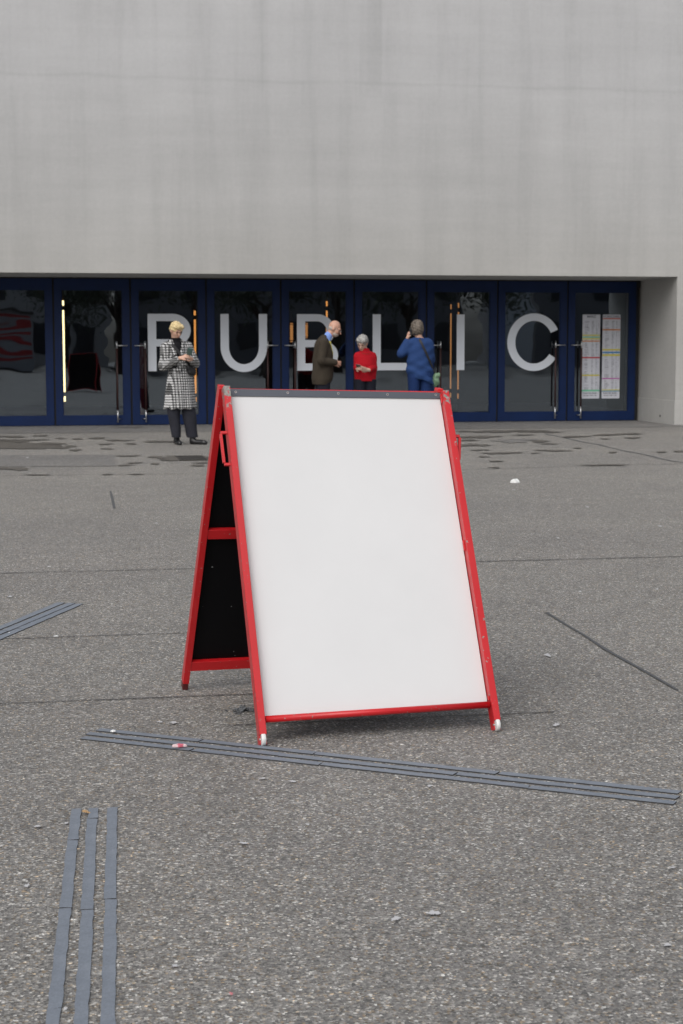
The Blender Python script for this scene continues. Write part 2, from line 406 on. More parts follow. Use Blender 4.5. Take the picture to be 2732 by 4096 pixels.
# ------------------------------------------------------------------ tactile guide strips (three raised bars each)
def guide(ends, label, width=.028, segs=3):
    c0 = sum((V3(a) for a, b in ends), V3()) / 3
    root = empty('tactile_guide_strip', (c0.x, c0.y, 0), label, 'floor marking', 'tactile guide strips on the plaza')
    for (a, b), cuts in zip(ends, segs):
        a, b = V3((a[0], a[1], 0)), V3((b[0], b[1], 0)); L = (b - a).length; t = (b - a).normalized(); nn = V3((-t.y, t.x, 0))
        marks = [0.0] + list(cuts) + [1.0]
        for k in range(len(marks) - 1):
            u0 = marks[k] * L + (.0025 if k else 0); u1 = marks[k+1] * L - (.0025 if k < len(marks) - 2 else 0)
            n = max(3, int((u1 - u0) / .035)); off = RNG.uniform(-.003, .003)
            left = [a + t * u + nn * (width/2 + off + RNG.uniform(-.0016, .0016)) for u in np.linspace(u0, u1, n)]
            rt = [a + t * u - nn * (width/2 - off + RNG.uniform(-.0016, .0016)) for u in np.linspace(u0, u1, n)]
            left[0] += t * RNG.uniform(-.006, .006); rt[-1] += t * RNG.uniform(-.006, .006)
            sheet('bar', left + rt[::-1], .0042, [M['thermo'], M['thermo_edge']], root, th=.004)
    return root
g_ = lambda x, y: tuple(gnd(x, y))
def ext(p, q, L):        # run a bar on past the picture edge
    p, q = V3(p), V3(q); return tuple(p + (q - p).normalized() * L)
guide([(g_(392, 2922), g_(2722, 3175)), (g_(352, 2937), g_(2714, 3195)), (g_(330, 2954), g_(2702, 3216))],
      'three grey raised bars running diagonally in front of the A-frame board', segs=[(.20, .41, .72), (.36, .66), (.21, .44, .78)], width=.036)
A_, B_ = [], []
vert = [((302, 3241), (212, 4096)), ((374, 3237), (320, 4096)), ((453, 3235), (432, 4096))]
guide([(g_(*a), ext(g_(*a), g_(*b), 2.1)) for a, b in vert],
      'three grey raised bars in the lower left running toward the viewer', segs=[(.145, .41, .7), (.05, .19, .42, .75), (.385, .8)], width=.029)
lft = [((243, 2413), (0, 2514)), ((286, 2414.5), (0, 2534)), ((317, 2418), (0, 2553))]
guide([(g_(*a), ext(g_(*a), g_(*b), 1.9)) for a, b in lft],
      'three short grey raised bars at the left picture edge', segs=[(.4,), (.46,), (.41,)], width=.043)

# ------------------------------------------------------------------ building
bld = empty('theatre_building', (5.2, WALL_Y, 0), 'big pale concrete theatre front with a row of blue glass doors', 'building')
bm = bmesh.new()
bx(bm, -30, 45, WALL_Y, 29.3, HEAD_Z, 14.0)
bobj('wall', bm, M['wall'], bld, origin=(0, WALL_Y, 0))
bm = bmesh.new(); bx(bm, JAMB_X, 45, WALL_Y, 29.3, 0.42, HEAD_Z)
bobj('pier', bm, M['wall'], bld, origin=(0, WALL_Y, 0))
bm = bmesh.new(); bx(bm, JAMB_X - .012, 45, WALL_Y - .012, 29.3, 0.0, 0.4185)
bobj('plinth', bm, M['wall'], bld, origin=(0, WALL_Y, 0), bevel=.004)
bm = bmesh.new(); bx(bm, -30, X0 - 3 * PITCH_X - .06, WALL_Y, 29.3, 0, HEAD_Z)
bobj('pier', bm, M['wall'], bld, origin=(0, WALL_Y, 0))
# vent hole in the jamb
bm = bmesh.new(); c = V3((JAMB_X - .016, 27.45, .13))
tube(bm, [c, c + V3((.02, 0, 0))], .022, 14); bobj('vent', bm, M['gap'], bld)
# dark outer frame behind the leaves
box('head_rail', X0 - 3 * PITCH_X - .06, JAMB_X - .013, DOOR_Y + .035, DOOR_Y + .12, 2.40, HEAD_Z - .002, M['gap'], bld)
box('threshold', X0 - 3 * PITCH_X - .06, JAMB_X - .013, DOOR_Y + .07, DOOR_Y + .16, 0.0, .02, M['gap'], bld)
for i in range(-3, 9):
    x = X0 + i * PITCH_X
    box('mullion', x - .045, x + .045, DOOR_Y + .035, DOOR_Y + .12, .0, 2.399, M['gap'], bld)

# door leaf mesh shared by all leaves (origin at the hinge-free lower left corner)
LEAF_W, LEAF_H = PITCH_X - .032, 2.505
GL0, GL1, GZ0, GZ1 = .115, PITCH_X - .032 - .115, .165, 2.325
def leaf_mesh():
    bm = bmesh.new()
    z0 = .012
    bx(bm, 0, GL0, 0, .065, z0, LEAF_H); bx(bm, GL1, LEAF_W, 0, .065, z0, LEAF_H)
    bx(bm, GL0, GL1, .0, .065, z0, GZ0); bx(bm, GL0, GL1, .0, .065, GZ1, LEAF_H)
    # glazing beads, a little step inside the frame
    t = .016
    bx(bm, GL0, GL0 + t, .014, .05, GZ0, GZ1); bx(bm, GL1 - t, GL1, .014, .05, GZ0, GZ1)
    bx(bm, GL0 + t, GL1 - t, .014, .05, GZ0, GZ0 + t); bx(bm, GL0 + t, GL1 - t, .014, .05, GZ1 - t, GZ1)
    bmesh.ops.recalc_face_normals(bm, faces=bm.faces)
    me = bpy.data.meshes.new('door_leaf'); bm.to_mesh(me); bm.free(); setmats(me, M['blue']); return me
def pane_mesh():
    bm = bmesh.new()
    y = .032
    bm.faces.new([bm.verts.new(p) for p in ((GL0+.010, y, GZ0+.010), (GL1-.010, y, GZ0+.010), (GL1-.010, y, GZ1-.010), (GL0+.010, y, GZ1-.010))])
    me = bpy.data.meshes.new('pane'); bm.to_mesh(me); bm.free(); setmats(me, M['glass']); return me
def rod_mesh(name, segs_, mat_):
    bm = bmesh.new()
    for a, b, r in segs_: tube(bm, [a, b], r, 12)
    bmesh.ops.recalc_face_normals(bm, faces=bm.faces)
    me = bpy.data.meshes.new(name); bm.to_mesh(me); bm.free(); setmats(me, mat_); return me
LEAF, PANE = leaf_mesh(), pane_mesh()
# handle: long leather-wrapped bar with steel ends and two stand-off brackets; local x=0 at the bar, +x toward the stile
def handle_set(sx, y, yo):
    top = [((0, y, 1.315), (0, y, 1.445), .0135), ((0, y, 1.372), (sx * .175, y + .006 * yo, 1.372), .0085), ((sx * .172, y, 1.372), (sx * .172, y + .075 * yo, 1.372), .0085)]
    low = [((0, y, .055), (0, y, .275), .0125), ((0, y, .115), (sx * .06, y + .075 * yo, .115), .008)]
    return top, low, [((0, y, .27), (0, y, 1.32), .0155)]
HS = {}
for sx in (-1, 1):
    for k, (y, yo) in enumerate(((-.075, 1), (.14, -1))):
        a, b, c = handle_set(sx, y, yo)
        HS[sx, k] = (rod_mesh('handle', a, M['steel']), rod_mesh('handle_foot', b, M['steel']), rod_mesh('grip', c, M['leather']))
LETTER_LABEL = {2: 'P', 3: 'U', 4: 'B', 5: 'L', 6: 'I', 7: 'C'}
doors = {}
for i in range(-3, 8):          # leaf i stands between joint i and joint i+1
    x = X0 + i * PITCH_X + .016
    d = link('door', LEAF, bld, V3((x, DOOR_Y, 0)) - wloc(bld)); doors[i] = d
    link('pane', PANE, d)
    side = 1 if i % 2 == 0 else -1      # even leaves carry the handle on the right
    hx = LEAF_W - .225 if side == 1 else .225
    for k in (0, 1):
        a, b, c = HS[side, k]
        link('handle', a, d, (hx, 0, 0)); link('handle_foot', b, d, (hx, 0, 0)); link('grip', c, d, (hx, 0, 0))

# letters: outlines in metres, lower left at 0,0 ; cap height .985, stroke .145
def arc(cx_, cz_, rx, rz, a0, a1, n=28):
    return [(cx_ + rx * math.cos(math.radians(a0 + (a1 - a0) * k / n)), cz_ + rz * math.sin(math.radians(a0 + (a1 - a0) * k / n))) for k in range(n + 1)]
H, S = .985, .145
def letter(ch):
    """list of quads strips (outer, inner) pairs or polygons"""
    polys, strips = [], []
    if ch == 'P':
        W, bb = .74, .425
        polys.append([(0, 0), (S, 0), (S, bb - .005), (S, H), (0, H)])
        r = (H - bb + .0) / 2; cz = bb + r - .0; xc = W - r - .03
        strips.append(([(S, H)] + arc(xc, cz, W - xc, r, 90, -90) + [(S, bb)], [(S, H - .125)] + arc(xc, cz, W - xc - S, r - .125, 90, -90) + [(S, bb + .125)]))
    elif ch == 'U':
        W = .815; r = W / 2
        strips.append(([(0, H)] + arc(r, .42, r, .44, 180, 360) + [(W, H)], [(S, H)] + arc(r, .42, r - S, .44 - .135, 180, 360) + [(W - S, H)]))
    elif ch == 'B':
        W, bb = .73, .475
        polys.append([(0, 0), (S, 0), (S, H), (0, H)])
        r = (H - bb + .125) / 2 - .03; z1 = H - r; xc = W - r - .09
        strips.append(([(S, H)] + arc(xc, z1, W - .06 - xc, r, 90, -90) + [(S, z1 - r)], [(S, H - .125)] + arc(xc, z1, W - .06 - xc - S, r - .125, 90, -90) + [(S, z1 - r + .125)]))
        r2 = (z1 - r + .125) / 2; xc2 = W - r2 - .06
        strips.append(([(S, 2*r2 - .0005)] + arc(xc2, r2, W - xc2, r2, 90, -90) + [(S, 0)], [(S, 2*r2 - .125)] + arc(xc2, r2, W - xc2 - S, r2 - .125, 90, -90) + [(S, .125)]))
    elif ch == 'L':
        polys.append([(0, 0), (.63, 0), (.63, .13), (S, .13), (S, H), (0, H)])
    elif ch == 'I':
        polys.append([(0, 0), (S - .003, 0), (S - .003, H), (0, H)])
    elif ch == 'C':
        rx, rz = .495, .515
        strips.append((arc(rx, H/2, rx, rz, 26, 334 - 8, 48), arc(rx, H/2, rx - .148, rz - .133, 26, 334 - 8, 48)))
    return polys, strips
def letter_obj(ch, px_left, door):
    x = ypl(px_left, 1370, DOOR_Y).x; z = .932
    polys, strips = letter(ch); bm = bmesh.new(); y0, y1 = DOOR_Y + .029, DOOR_Y + .0315
    if ch == 'B': pass
    for q in polys: prism_xz(bm, [(x + a, z + b) for a, b in q], y0, y1)
    for k, (o_, i_) in enumerate(strips):
        yy = y0 - .0006 * k
        n = len(o_)
        for j in range(n - 1):
            prism_xz(bm, [(x + a, z + b) for a, b in (o_[j], o_[j+1], i_[j+1], i_[j])], yy, y1)
    bmesh.ops.remove_doubles(bm, verts=bm.verts, dist=1e-5)
    # drop internal walls shared by neighbouring pieces
    dead = [f for f in bm.faces if all(len(e.link_faces) > 2 for e in f.edges) and abs(f.normal.y) < .1]
    bmesh.ops.delete(bm, geom=dead, context='FACES_ONLY')
    o = bobj('letter', bm, M['vinyl'], door)
    o['label'] = 'grey letter %s on the glass' % ch
for ch, px, i in (('P', 592, 1), ('U', 883, 2), ('B', 1189, 3), ('L', 1492, 4), ('I', 1828.5, 5), ('C', 2031, 6)):
    letter_obj(ch, px, doors[i])

# ------------------------------------------------------------------ programme sheets on the last door
def text_mesh(body, size, x, y, z, name, mat_, parent, align='CENTER', bold=.0):
    cu = bpy.data.curves.new(name, 'FONT'); cu.body = body; cu.size = size; cu.align_x = align; cu.extrude = .0004; cu.offset = bold
    to = bpy.data.objects.new(name, cu); COL.objects.link(to)
    dg = bpy.context.evaluated_depsgraph_get(); me = bpy.data.meshes.new_from_object(to.evaluated_get(dg))
    bpy.data.objects.remove(to); bpy.data.curves.remove(cu)
    me.transform(Matrix.Rotation(math.radians(90), 4, 'X')); me.materials.clear(); me.materials.append(mat_)
    return link(name, me, parent, V3((x, y, z)) - wloc(parent))
M['sheet'] = mat('printed_sheet', (.60, .61, .66), .5)
M['ink'] = mat('grey_print', (.14, .15, .18), .6)
M['ink_pale'] = mat('pale_print', (.36, .36, .42), .6)
PC = {'yellow': (.62, .55, .06), 'green': (.10, .50, .25), 'orange': (.58, .20, .03), 'red': (.50, .03, .04), 'salmon': (.55, .12, .09),
      'blue': (.01, .20, .50), 'magenta': (.45, .04, .35), 'teal': (.01, .19, .32), 'mint': (.16, .52, .32)}
for k, v in PC.items(): M['p_' + k] = mat('print_' + k, v, .5)
def programme(pxL, pxR, title, bands, label, seedn):
    a = ypl(pxL, 1258, DOOR_Y); b = ypl(pxR, 1594, DOOR_Y)
    x0, x1, zt, zb = a.x, b.x - .0, 1.92, .408
    root = empty('programme_poster', ((x0+x1)/2, DOOR_Y + .028, zb), label, 'poster', 'programme sheets on the right-hand door')
    yf = DOOR_Y + .0255
    box('paper_sheet', x0, x1, yf, yf + .0015, zb, zt, M['sheet'], root)
    Hh = zt - zb
    for f, hgt, colr in bands:
        zc = zt - f * Hh; box('colour_band', x0 + .002, x1 - .002, yf - .0012, yf, zc - hgt * Hh / 2, zc + hgt * Hh / 2, M['p_' + colr], root)
    rr = random.Random(seedn); bm = bmesh.new(); W = x1 - x0
    for col0, col1, dens in ((.03, .07, .35), (.14, .42, .8), (.52, .70, .92), (.76, .86, .8), (.89, .95, .6)):
        z = zt - .075 * Hh; w_ = rr.uniform(.5, 1)
        while z > zb + .105 * Hh:
            if rr.random() < dens:
                if rr.random() < .3: w_ = rr.uniform(.35, 1)
                bx(bm, x0 + W * col0, x0 + W * (col0 + (col1 - col0) * w_), yf - .0006, yf, z - .0035, z, 0 if rr.random() < .55 else 1)
            z -= .0085
    o = bobj('print', bm, [M['ink'], M['ink_pale']], root); o['kind'] = 'stuff'
    text_mesh(title, .062, (x0+x1)/2, yf - .001, zt - .045 * Hh + .012, 'title_lettering', M['ink'], root, bold=.0015)
    text_mesh('THEATER BASEL', .038, (x0+x1)/2 - .012, yf - .001, zb + .055 * Hh, 'footer_lettering', M['ink'], root, bold=.001)
    text_mesh('+41 (0)61 295 11 33', .030, (x0+x1)/2 - .012, yf - .001, zb + .030 * Hh, 'footer_lettering', M['ink'], root, bold=.001)
programme(2332.5, 2398.5, 'MÄRZ', [(.245, .014, 'yellow'), (.268, .012, 'green'), (.288, .014, 'yellow'), (.315, .013, 'orange'), (.512, .016, 'red'), (.722, .016, 'yellow'), (.905, .02, 'mint')],
          'tall narrow programme sheet headed MÄRZ, left of two on the door', 3)
programme(2413, 2479, 'VORSCHAU', [(.048, .013, 'salmon'), (.18, .015, 'orange'), (.418, .018, 'yellow'), (.45, .015, 'blue'), (.482, .02, 'yellow'), (.762, .012, 'magenta'), (.898, .01, 'yellow'), (.912, .011, 'teal')],
          'tall narrow programme sheet with blue band, right of two on the door', 9)

# ------------------------------------------------------------------ foyer behind the glass
M['foyer_dark'] = mat('foyer_dark_wall', (.11, .085, .075), .7)
M['foyer_red'] = mat('foyer_red_wall', (.10, .012, .012), .6)
M['foyer_floor'] = mat('foyer_floor', (.12, .115, .115), .4)
FX0, FX1, FY0, FY1 = -6.5, 12.0, 29.3, 38.0
tag(box('foyer_floor', FX0, FX1, DOOR_Y + .17, FY1, -.08, -.004, M['foyer_floor']), kind='structure')
tag(box('foyer_ceiling', FX0, FX1, FY0 + .002, FY1, 3.2, 3.4, M['foyer_dark']), kind='structure')
tag(box('foyer_wall_back', FX0, FX1, FY1, FY1 + .2, -.08, 3.4, M['foyer_dark']), kind='structure')
tag(box('foyer_wall_left', FX0 - .2, FX0, FY0, FY1, -.08, 3.4, M['foyer_dark']), kind='structure')
tag(box('foyer_wall_right', FX1, FX1 + .2, FY0, FY1, -.08, 3.4, M['foyer_dark']), kind='structure')
def tube_lamp(px, y0, y1, Y, mat_, label, r=.018):
    t, b_ = ypl(px, y0, Y), ypl(px, y1, Y); x = t.x; zt, zb = t.z, b_.z
    root = empty('tube_lamp', (x, Y, zb), label, 'lamp', 'vertical tube lamps in the foyer')
    L = zt - zb; p = lambda z: V3((x, Y, z))
    for a, c in ((0, .052), (.095, .905), (.95, 1.0)):
        bm = bmesh.new(); tube(bm, [p(zb + a * L), p(zb + c * L)], r, 12); bobj('light_tube', bm, mat_, root)
    for a, c in ((.052, .095), (.905, .95)):
        bm = bmesh.new(); tube(bm, [p(zb + a * L), p(zb + c * L)], r * 1.15, 12); bobj('collar', bm, M['brass'], root)
    bm = bmesh.new(); tube(bm, [p(zt), p(3.199)], .006, 8); bobj('suspension', bm, M['brass'], root)
    bm = bmesh.new(); tube(bm, [p(-.003), p(zb)], .006, 8); tube(bm, [p(-.003), p(.012)], .07, 16); bobj('base', bm, M['brass'], root)
tube_lamp(252, 1202, 1606, 30.3, M['lamp_pale'], 'pale yellow glowing tube lamp behind the second door from the left', .016)
tube_lamp(779, 1243, 1608, 30.6, M['lamp_amber'], 'amber glowing tube lamp behind the letter P', .018)
tube_lamp(1307, 1205, 1600, 31.0, M['lamp_amber'], 'amber glowing tube lamp behind the letter B', .016)
tube_lamp(1804, 1218, 1590, 30.7, M['lamp_dim'], 'left of two amber tube lamps beside the letter I', .013)
tube_lamp(1834, 1212, 1594, 30.7, M['lamp_dim'], 'right of two amber tube lamps beside the letter I', .014)

tube_lamp(1166, 1292, 1368, 32.5, M['lamp_dim'], 'short amber lamp just left of the letter B', .03)
tube_lamp(1226, 1292, 1352, 32.5, M['lamp_dim'], 'short amber lamp inside the upper bowl of the letter B', .025)
a_, b_ = ypl(536, 1375, 29.6), ypl(588, 1545, 29.6)
rb = empty('roll_up_banner', ((a_.x + b_.x) / 2, 29.6, 0), 'dull pink-red banner stand in the foyer left of the letter P', 'banner')
box('banner_cloth', a_.x, b_.x, 29.595, 29.605, .06, a_.z, mat('pink_red_cloth', (.40, .03, .07), .7), rb); box('banner_base', a_.x - .03, b_.x + .03, 29.55, 29.65, -.003, .058, M['steel'], rb)

# ------------------------------------------------------------------ the A-frame board
fl, fr, rl = gnd(1045, 2992), gnd(1984, 2932), gnd(737, 2757)
mid = (fl + rl) / 2; d0 = ray(907, 1543)
t0 = (mid.x * d0.x + mid.y * d0.y) / (d0.x ** 2 + d0.y ** 2)
TL = CAM + d0 * t0
E1 = (fr - fl).normalized(); FN = E1.cross(TL - fl).normalized()
if FN.y > 0: FN = -FN                                   # outward, toward the viewer
E2 = FN.cross(E1).normalized()
if E2.z < 0: E2 = -E2
def fp(u, t, dep=0.0): return fl + E1 * u + E2 * t - FN * dep     # point on the front frame, dep = into the board
def fpx(px, py, dep=0.0):
    P = onplane(px, py, fl - FN * dep, FN) - fl; return P.dot(E1), P.dot(E2)
M['red_worn'] = red_paint('red_paint_worn_tops', chips=TL.z - 0.0)
board = empty('a_frame_sign', ((fl.x + fr.x) / 2, (fl.y + rl.y) / 2, 0), 'red metal A-frame pavement board with a blank white poster', 'sign')
LW, LD, REC = .0245, .050, .037
ll0, ll1 = (.0115, .046), (-.0145, 1.314)
lr0, lr1 = (.8555, .046), (.813, 1.290)
def lerp2(a, b, t): 
    k = (t - a[1]) / (b[1] - a[1]); return a[0] + (b[0] - a[0]) * k
def front_leg(a, b):
    bm = bmesh.new()
    bar(bm, fp(a[0], a[1], LD/2), fp(b[0], b[1], LD/2), LW, LD, FN)
    # fork cheeks that carry the wheel
    for s_ in (-1, 1):
        ux = a[0] + s_ * (LW/2 - .00175)
        bar(bm, fp(ux, a[1], LD/2 + .006), fp(ux + .0002, .013, LD/2 + .006), .0035, LD - .012, FN)
    return bobj('front_leg', bm, M['red_worn'], board, origin=(0, 0, 0), bevel=.0012)
for a, b in ((ll0, ll1), (lr0, lr1)):
    front_leg(a, b)
    c = fp(a[0], .022, .019); c = V3((c.x, c.y, .0232)); bm = bmesh.new()
    hw = LW/2 - .0045
    tube(bm, [c - E1 * hw, c - E1 * (hw - .0025), c + E1 * (hw - .0025), c + E1 * hw], [.0205, .0225, .0225, .0205], 28)
    w = bobj('wheel', bm, M['white_plastic'], board)
    bm = bmesh.new(); tube(bm, [c - E1 * (LW/2 + .001), c + E1 * (LW/2 + .001)], .004, 10); bobj('axle', bm, M['rivet'], board)
def quad_panel(name, P, th, nrm, mats, parent, nx=1, nz=1):
    """thick panel through four corner points (bl, br, tr, tl)"""
    bm = bmesh.new(); fr_, bk = [], []
    for j in range(nz + 1):
        for i in range(nx + 1):
            a = P[0].lerp(P[1], i / nx); b = P[3].lerp(P[2], i / nx); q = a.lerp(b, j / nz)
            fr_.append(bm.verts.new(q)); bk.append(bm.verts.new(q - nrm * th))
    W = nx + 1
    for j in range(nz):
        for i in range(nx):
            k = j * W + i
            bm.faces.new((fr_[k], fr_[k+1], fr_[k+W+1], fr_[k+W])); f = bm.faces.new((bk[k], bk[k+W], bk[k+W+1], bk[k+1]))
            if isinstance(mats, list): f.material_index = 1
    rim = [i for i in range(W)] + [j * W + nx for j in range(1, nz + 1)] + [nz * W + i for i in range(nx - 1, -1, -1)] + [j * W for j in range(nz - 1, 0, -1)]
    for a, b in zip(rim, rim[1:] + rim[:1]):
        f = bm.faces.new((fr_[a], bk[a], bk[b], fr_[b]))
    return bobj(name, bm, mats, parent, origin=(0, 0, 0))
def inner_l(t): return lerp2(ll0, ll1, t) + LW/2 + .0005
def inner_r(t): return lerp2(lr0, lr1, t) - LW/2 - .0005
tTL, tTR = fpx(932, 1585, REC)[1], fpx(1762, 1596, REC)[1]
tBL, tBR = fpx(1060, 2861, REC)[1], fpx(1944, 2804, REC)[1]
sTL, sTR = fpx(928, 1557, REC)[1], fpx(1761, 1572, REC)[1]
g = .002
quad_panel('poster', [fp(inner_l(tBL) + g, tBL - .004, REC), fp(inner_r(tBR) - g, tBR - .004, REC), fp(inner_r(tTR) - g, tTR + .004, REC), fp(inner_l(tTL) + g, tTL + .004, REC)], .0012, FN, M['paper'], board)
quad_panel('backing_board', [fp(inner_l(tBL), tBL - .012, REC + .003), fp(inner_r(tBR), tBR - .012, REC + .003), fp(inner_r(sTR), sTR - .004, REC + .003), fp(inner_l(sTL), sTL - .004, REC + .003)], .005, FN, M['black'], board)
rail = quad_panel('clip_rail', [fp(inner_l(tTL) + .001, tTL, REC - .005), fp(inner_r(tTR) - .001, tTR, REC - .005), fp(inner_r(sTR) - .001, sTR, REC - .005), fp(inner_l(sTL) + .001, sTL, REC - .005)], .0035, FN, M['slate'], board)
for px, py in ((943, 1568), (1151, 1571), (1353, 1574), (1550, 1578), (1743, 1580)):
    u, t = fpx(px, py, REC - .005); bm = bmesh.new(); c = fp(u, t, REC - .005)
    tube(bm, [c - FN * .001, c + FN * .0012], .0042, 12); r_ = bobj('rivet', bm, M['rivet'], rail)
    bm = bmesh.new(); c2 = c + FN * .0013; tube(bm, [c2 - FN * .0008, c2 + FN * .0003], .0026, 10); bobj('rivet_core', bm, M['rivet_hole'], rail)
# lower round bar
uL, tL = fpx(1062, 2877, .02); uR, tR = fpx(1957, 2818, .02)
bm = bmesh.new(); tube(bm, [fp(inner_l(tL) + .0035, tL, .022), fp(inner_r(tR) - .002, tR, .022)], .0118, 20)
bobj('lower_bar', bm, M['red'], board, origin=(0, 0, 0))
bm = bmesh.new(); tube(bm, [fp(inner_l(tL) - .001, tL, .022), fp(inner_r(tR) + .001, tR, .022)], .0085, 14)
bobj('bar_spindle', bm, M['rivet_hole'], board, origin=(0, 0, 0))
# small catch tabs on the right upright
for py0, py1, dep in ((1577, 1613, .022), (2163, 2203, .026), (2792, 2808, .02)):
    t1 = fpx(1800, py0, dep)[1]; t2 = fpx(1860, py1, dep)[1]; bm = bmesh.new()
    bar(bm, fp(inner_r(t2) - .002, t2, dep), fp(inner_r(t1) - .002, t1, dep), .005, .010, FN); bobj('catch', bm, M['red'], board, origin=(0, 0, 0), bevel=.001)
def handle(pts):
    bm = bmesh.new()
    for i, (a, b) in enumerate(zip(pts, pts[1:])):
        d = (b - a).normalized() * (.0052 if i != 1 else -.0052)
        bar(bm, a - (d if i == 1 else V3()), b + (d if i == 1 else V3()), .0105, .0105, FN)
    return bobj('carry_handle', bm, M['red'], board, origin=(0, 0, 0), bevel=.001)
dh = .034
tt, tb = fpx(900, 1731, dh)[1], fpx(905, 1858, dh)[1]
oT, oB = fpx(882, 1731, dh)[0], fpx(897, 1858, dh)[0]
handle([fp(lerp2(ll0, ll1, tt) - LW/2 + .003, tt, dh), fp(oT, tt, dh), fp(oB, tb, dh), fp(lerp2(ll0, ll1, tb) - LW/2 + .003, tb, dh)])
tt, tb = fpx(1830, 1742, dh)[1], fpx(1830, 1800, dh + .02)[1]
handle([fp(lerp2(lr0, lr1, tt) + LW/2 - .003, tt, dh), fp(fpx(1838, 1744, dh)[0], tt - .004, dh), fp(fpx(1829, 1798, dh)[0] + .003, tb - .05, dh + .006), fp(lerp2(lr0, lr1, tb) + LW/2 - .004, tb - .05, dh + .004)])
# rear frame
TR = fp(.813, 1.290)
RL0 = rl.copy(); RL1 = ypl(887, 1546, TL.y + .052)
RR1 = ypl(1757, 1558.5, TR.y + .046); RR0 = RL0 + (fr - fl) * .985
RN = (RR0 - RL0).cross(RL1 - RL0).normalized()
if RN.y < 0: RN = -RN                                   # outward, away from the viewer
def rp(u, t, dep=0.0):                                   # u across 0..1, t up 0..1
    return RL0.lerp(RR0, u).lerp(RL1.lerp(RR1, u), t) - RN * dep
for u in (0, 1):
    bm = bmesh.new(); bar(bm, rp(u, .028), rp(u, 1.0), LW, LD * .8, RN)
    bobj('rear_leg', bm, M['red'], board, origin=(0, 0, 0), bevel=.0012)
    bm = bmesh.new(); bar(bm, rp(u, .0055), rp(u, .0275), LW - .003, LD * .8 - .004, RN); bobj('foot_plug', bm, mat('foot_plug', (.10, .012, .012), .6), board, bevel=.001)
Lr = (RL1 - RL0).length; dw = LW / 2 / (RR0 - RL0).length
for ta, tb in ((.093, .134), (.679, .718)):
    bm = bmesh.new(); tc_ = (ta + tb) / 2 / Lr
    bar(bm, rp(dw, tc_, .006), rp(1 - dw, tc_, .006), (tb - ta), .022, RN); bobj('crossbar', bm, M['red'], board, origin=(0, 0, 0), bevel=.001)
bm = bmesh.new(); bar(bm, rp(dw, .982), rp(1 - dw, .982), .024, .022, RN); bobj('top_bar', bm, M['red'], board, origin=(0, 0, 0), bevel=.001)
quad_panel('rear_panel', [rp(dw, .115/Lr, -.006), rp(1 - dw, .115/Lr, -.006), rp(1 - dw, .97, -.006), rp(dw, .97, -.006)], -.004, RN, M['black'], board)
# hinge caps on top of the rear posts
for u in (0, 1):
    c = rp(u, 1.0); bm = bmesh.new()
    bar(bm, c - E1 * .012 + V3((0, 0, -.004)), c + E1 * .012 + V3((0, 0, -.004)), .016, .034, V3((0, 1, 0)))
    bobj('hinge_cap', bm, M['red'], board, origin=(0, 0, 0), bevel=.003)

# chain lying under the board
cc = gnd(972, 2846); chain = empty('steel_chain', cc, 'small heap of dark steel chain under the board', 'chain')
bm = bmesh.new(); n1, n2 = 14, 6
for i in range(n1):
    a = 2 * math.pi * i / n1; cx_, cy_ = math.cos(a) * .0062, math.sin(a) * .0042
    cx_ += .0035 * (1 if cx_ > 0 else -1)
    for j in range(n2):
        b = 2 * math.pi * j / n2; bm.verts.new((cx_ + math.cos(a) * .0016 * math.cos(b), cy_ + math.sin(a) * .0016 * math.cos(b), .0016 * math.sin(b)))
bm.verts.ensure_lookup_table()
for i in range(n1):
    for j in range(n2):
        bm.faces.new([bm.verts[k] for k in (i*n2+j, ((i+1) % n1)*n2+j, ((i+1) % n1)*n2+(j+1) % n2, i*n2+(j+1) % n2)]).smooth = True
lme = bpy.data.meshes.new('chain_link'); bm.to_mesh(lme); bm.free(); setmats(lme, M['chain'])
rr = random.Random(5)
for k in range(46):
    if k < 38:
        a, r_ = rr.uniform(0, 6.28), abs(rr.gauss(0, .021)); x, y = math.cos(a) * r_ * 1.7, math.sin(a) * r_ * 1.2
        z = .004 + max(0, .018 - 1.1 * math.hypot(x / 1.7, y / 1.2)) * rr.random()
    else: x, y, z = .030 + (k - 38) * .0095, -.001 + .003 * math.sin(k), .004
    o = link('link', lme, chain, (x, y, z)); o.rotation_euler = (rr.uniform(-1.2, 1.2) if k < 38 else (k % 2) * 1.0, rr.uniform(-.6, .6) if k < 38 else 0, rr.uniform(0, 6.28) if k < 38 else rr.uniform(-.2, .2))

# ------------------------------------------------------------------ litter
def crumple(name, px, py, sx, sy, sz, mats, label, cat, seedn, pick=None):
    rr = random.Random(seedn); bm = bmesh.new(); bmesh.ops.create_icosphere(bm, subdivisions=3, radius=1)
    for v in bm.verts:
        n_ = v.co.normalized(); k = 1 + .28 * math.sin(5 * n_.x + seedn) * math.cos(4 * n_.y - seedn) + rr.uniform(-.09, .09)
        v.co = V3((n_.x * sx * k, n_.y * sy * k, max(-.25, n_.z * k) * sz))
    lo = min(v.co.z for v in bm.verts); c = gnd(px, py)
    bmesh.ops.translate(bm, verts=bm.verts, vec=V3((c.x, c.y, -lo + .009 if py > 2900 else -lo + .001)))
    if pick:
        bm.faces.ensure_lookup_table()
        for f in bm.faces: f.material_index = 1 if pick(f.calc_center_median() - c) else 0
    return tag(bobj(name, bm, mats), label, cat)
M['tissue'] = mat('white_tissue', (.78, .79, .78), .8)
M['pink'] = mat('pink_wrapper', (.55, .12, .17), .5); M['pale_pink'] = mat('pale_wrapper', (.72, .55, .56), .5)
M['leaf'] = mat('dry_leaf', (.50, .32, .16), .8)
crumple('crumpled_tissue', 2062, 1931, .043, .035, .030, M['tissue'], 'crumpled white tissue on the asphalt right of the board', 'litter', 3)
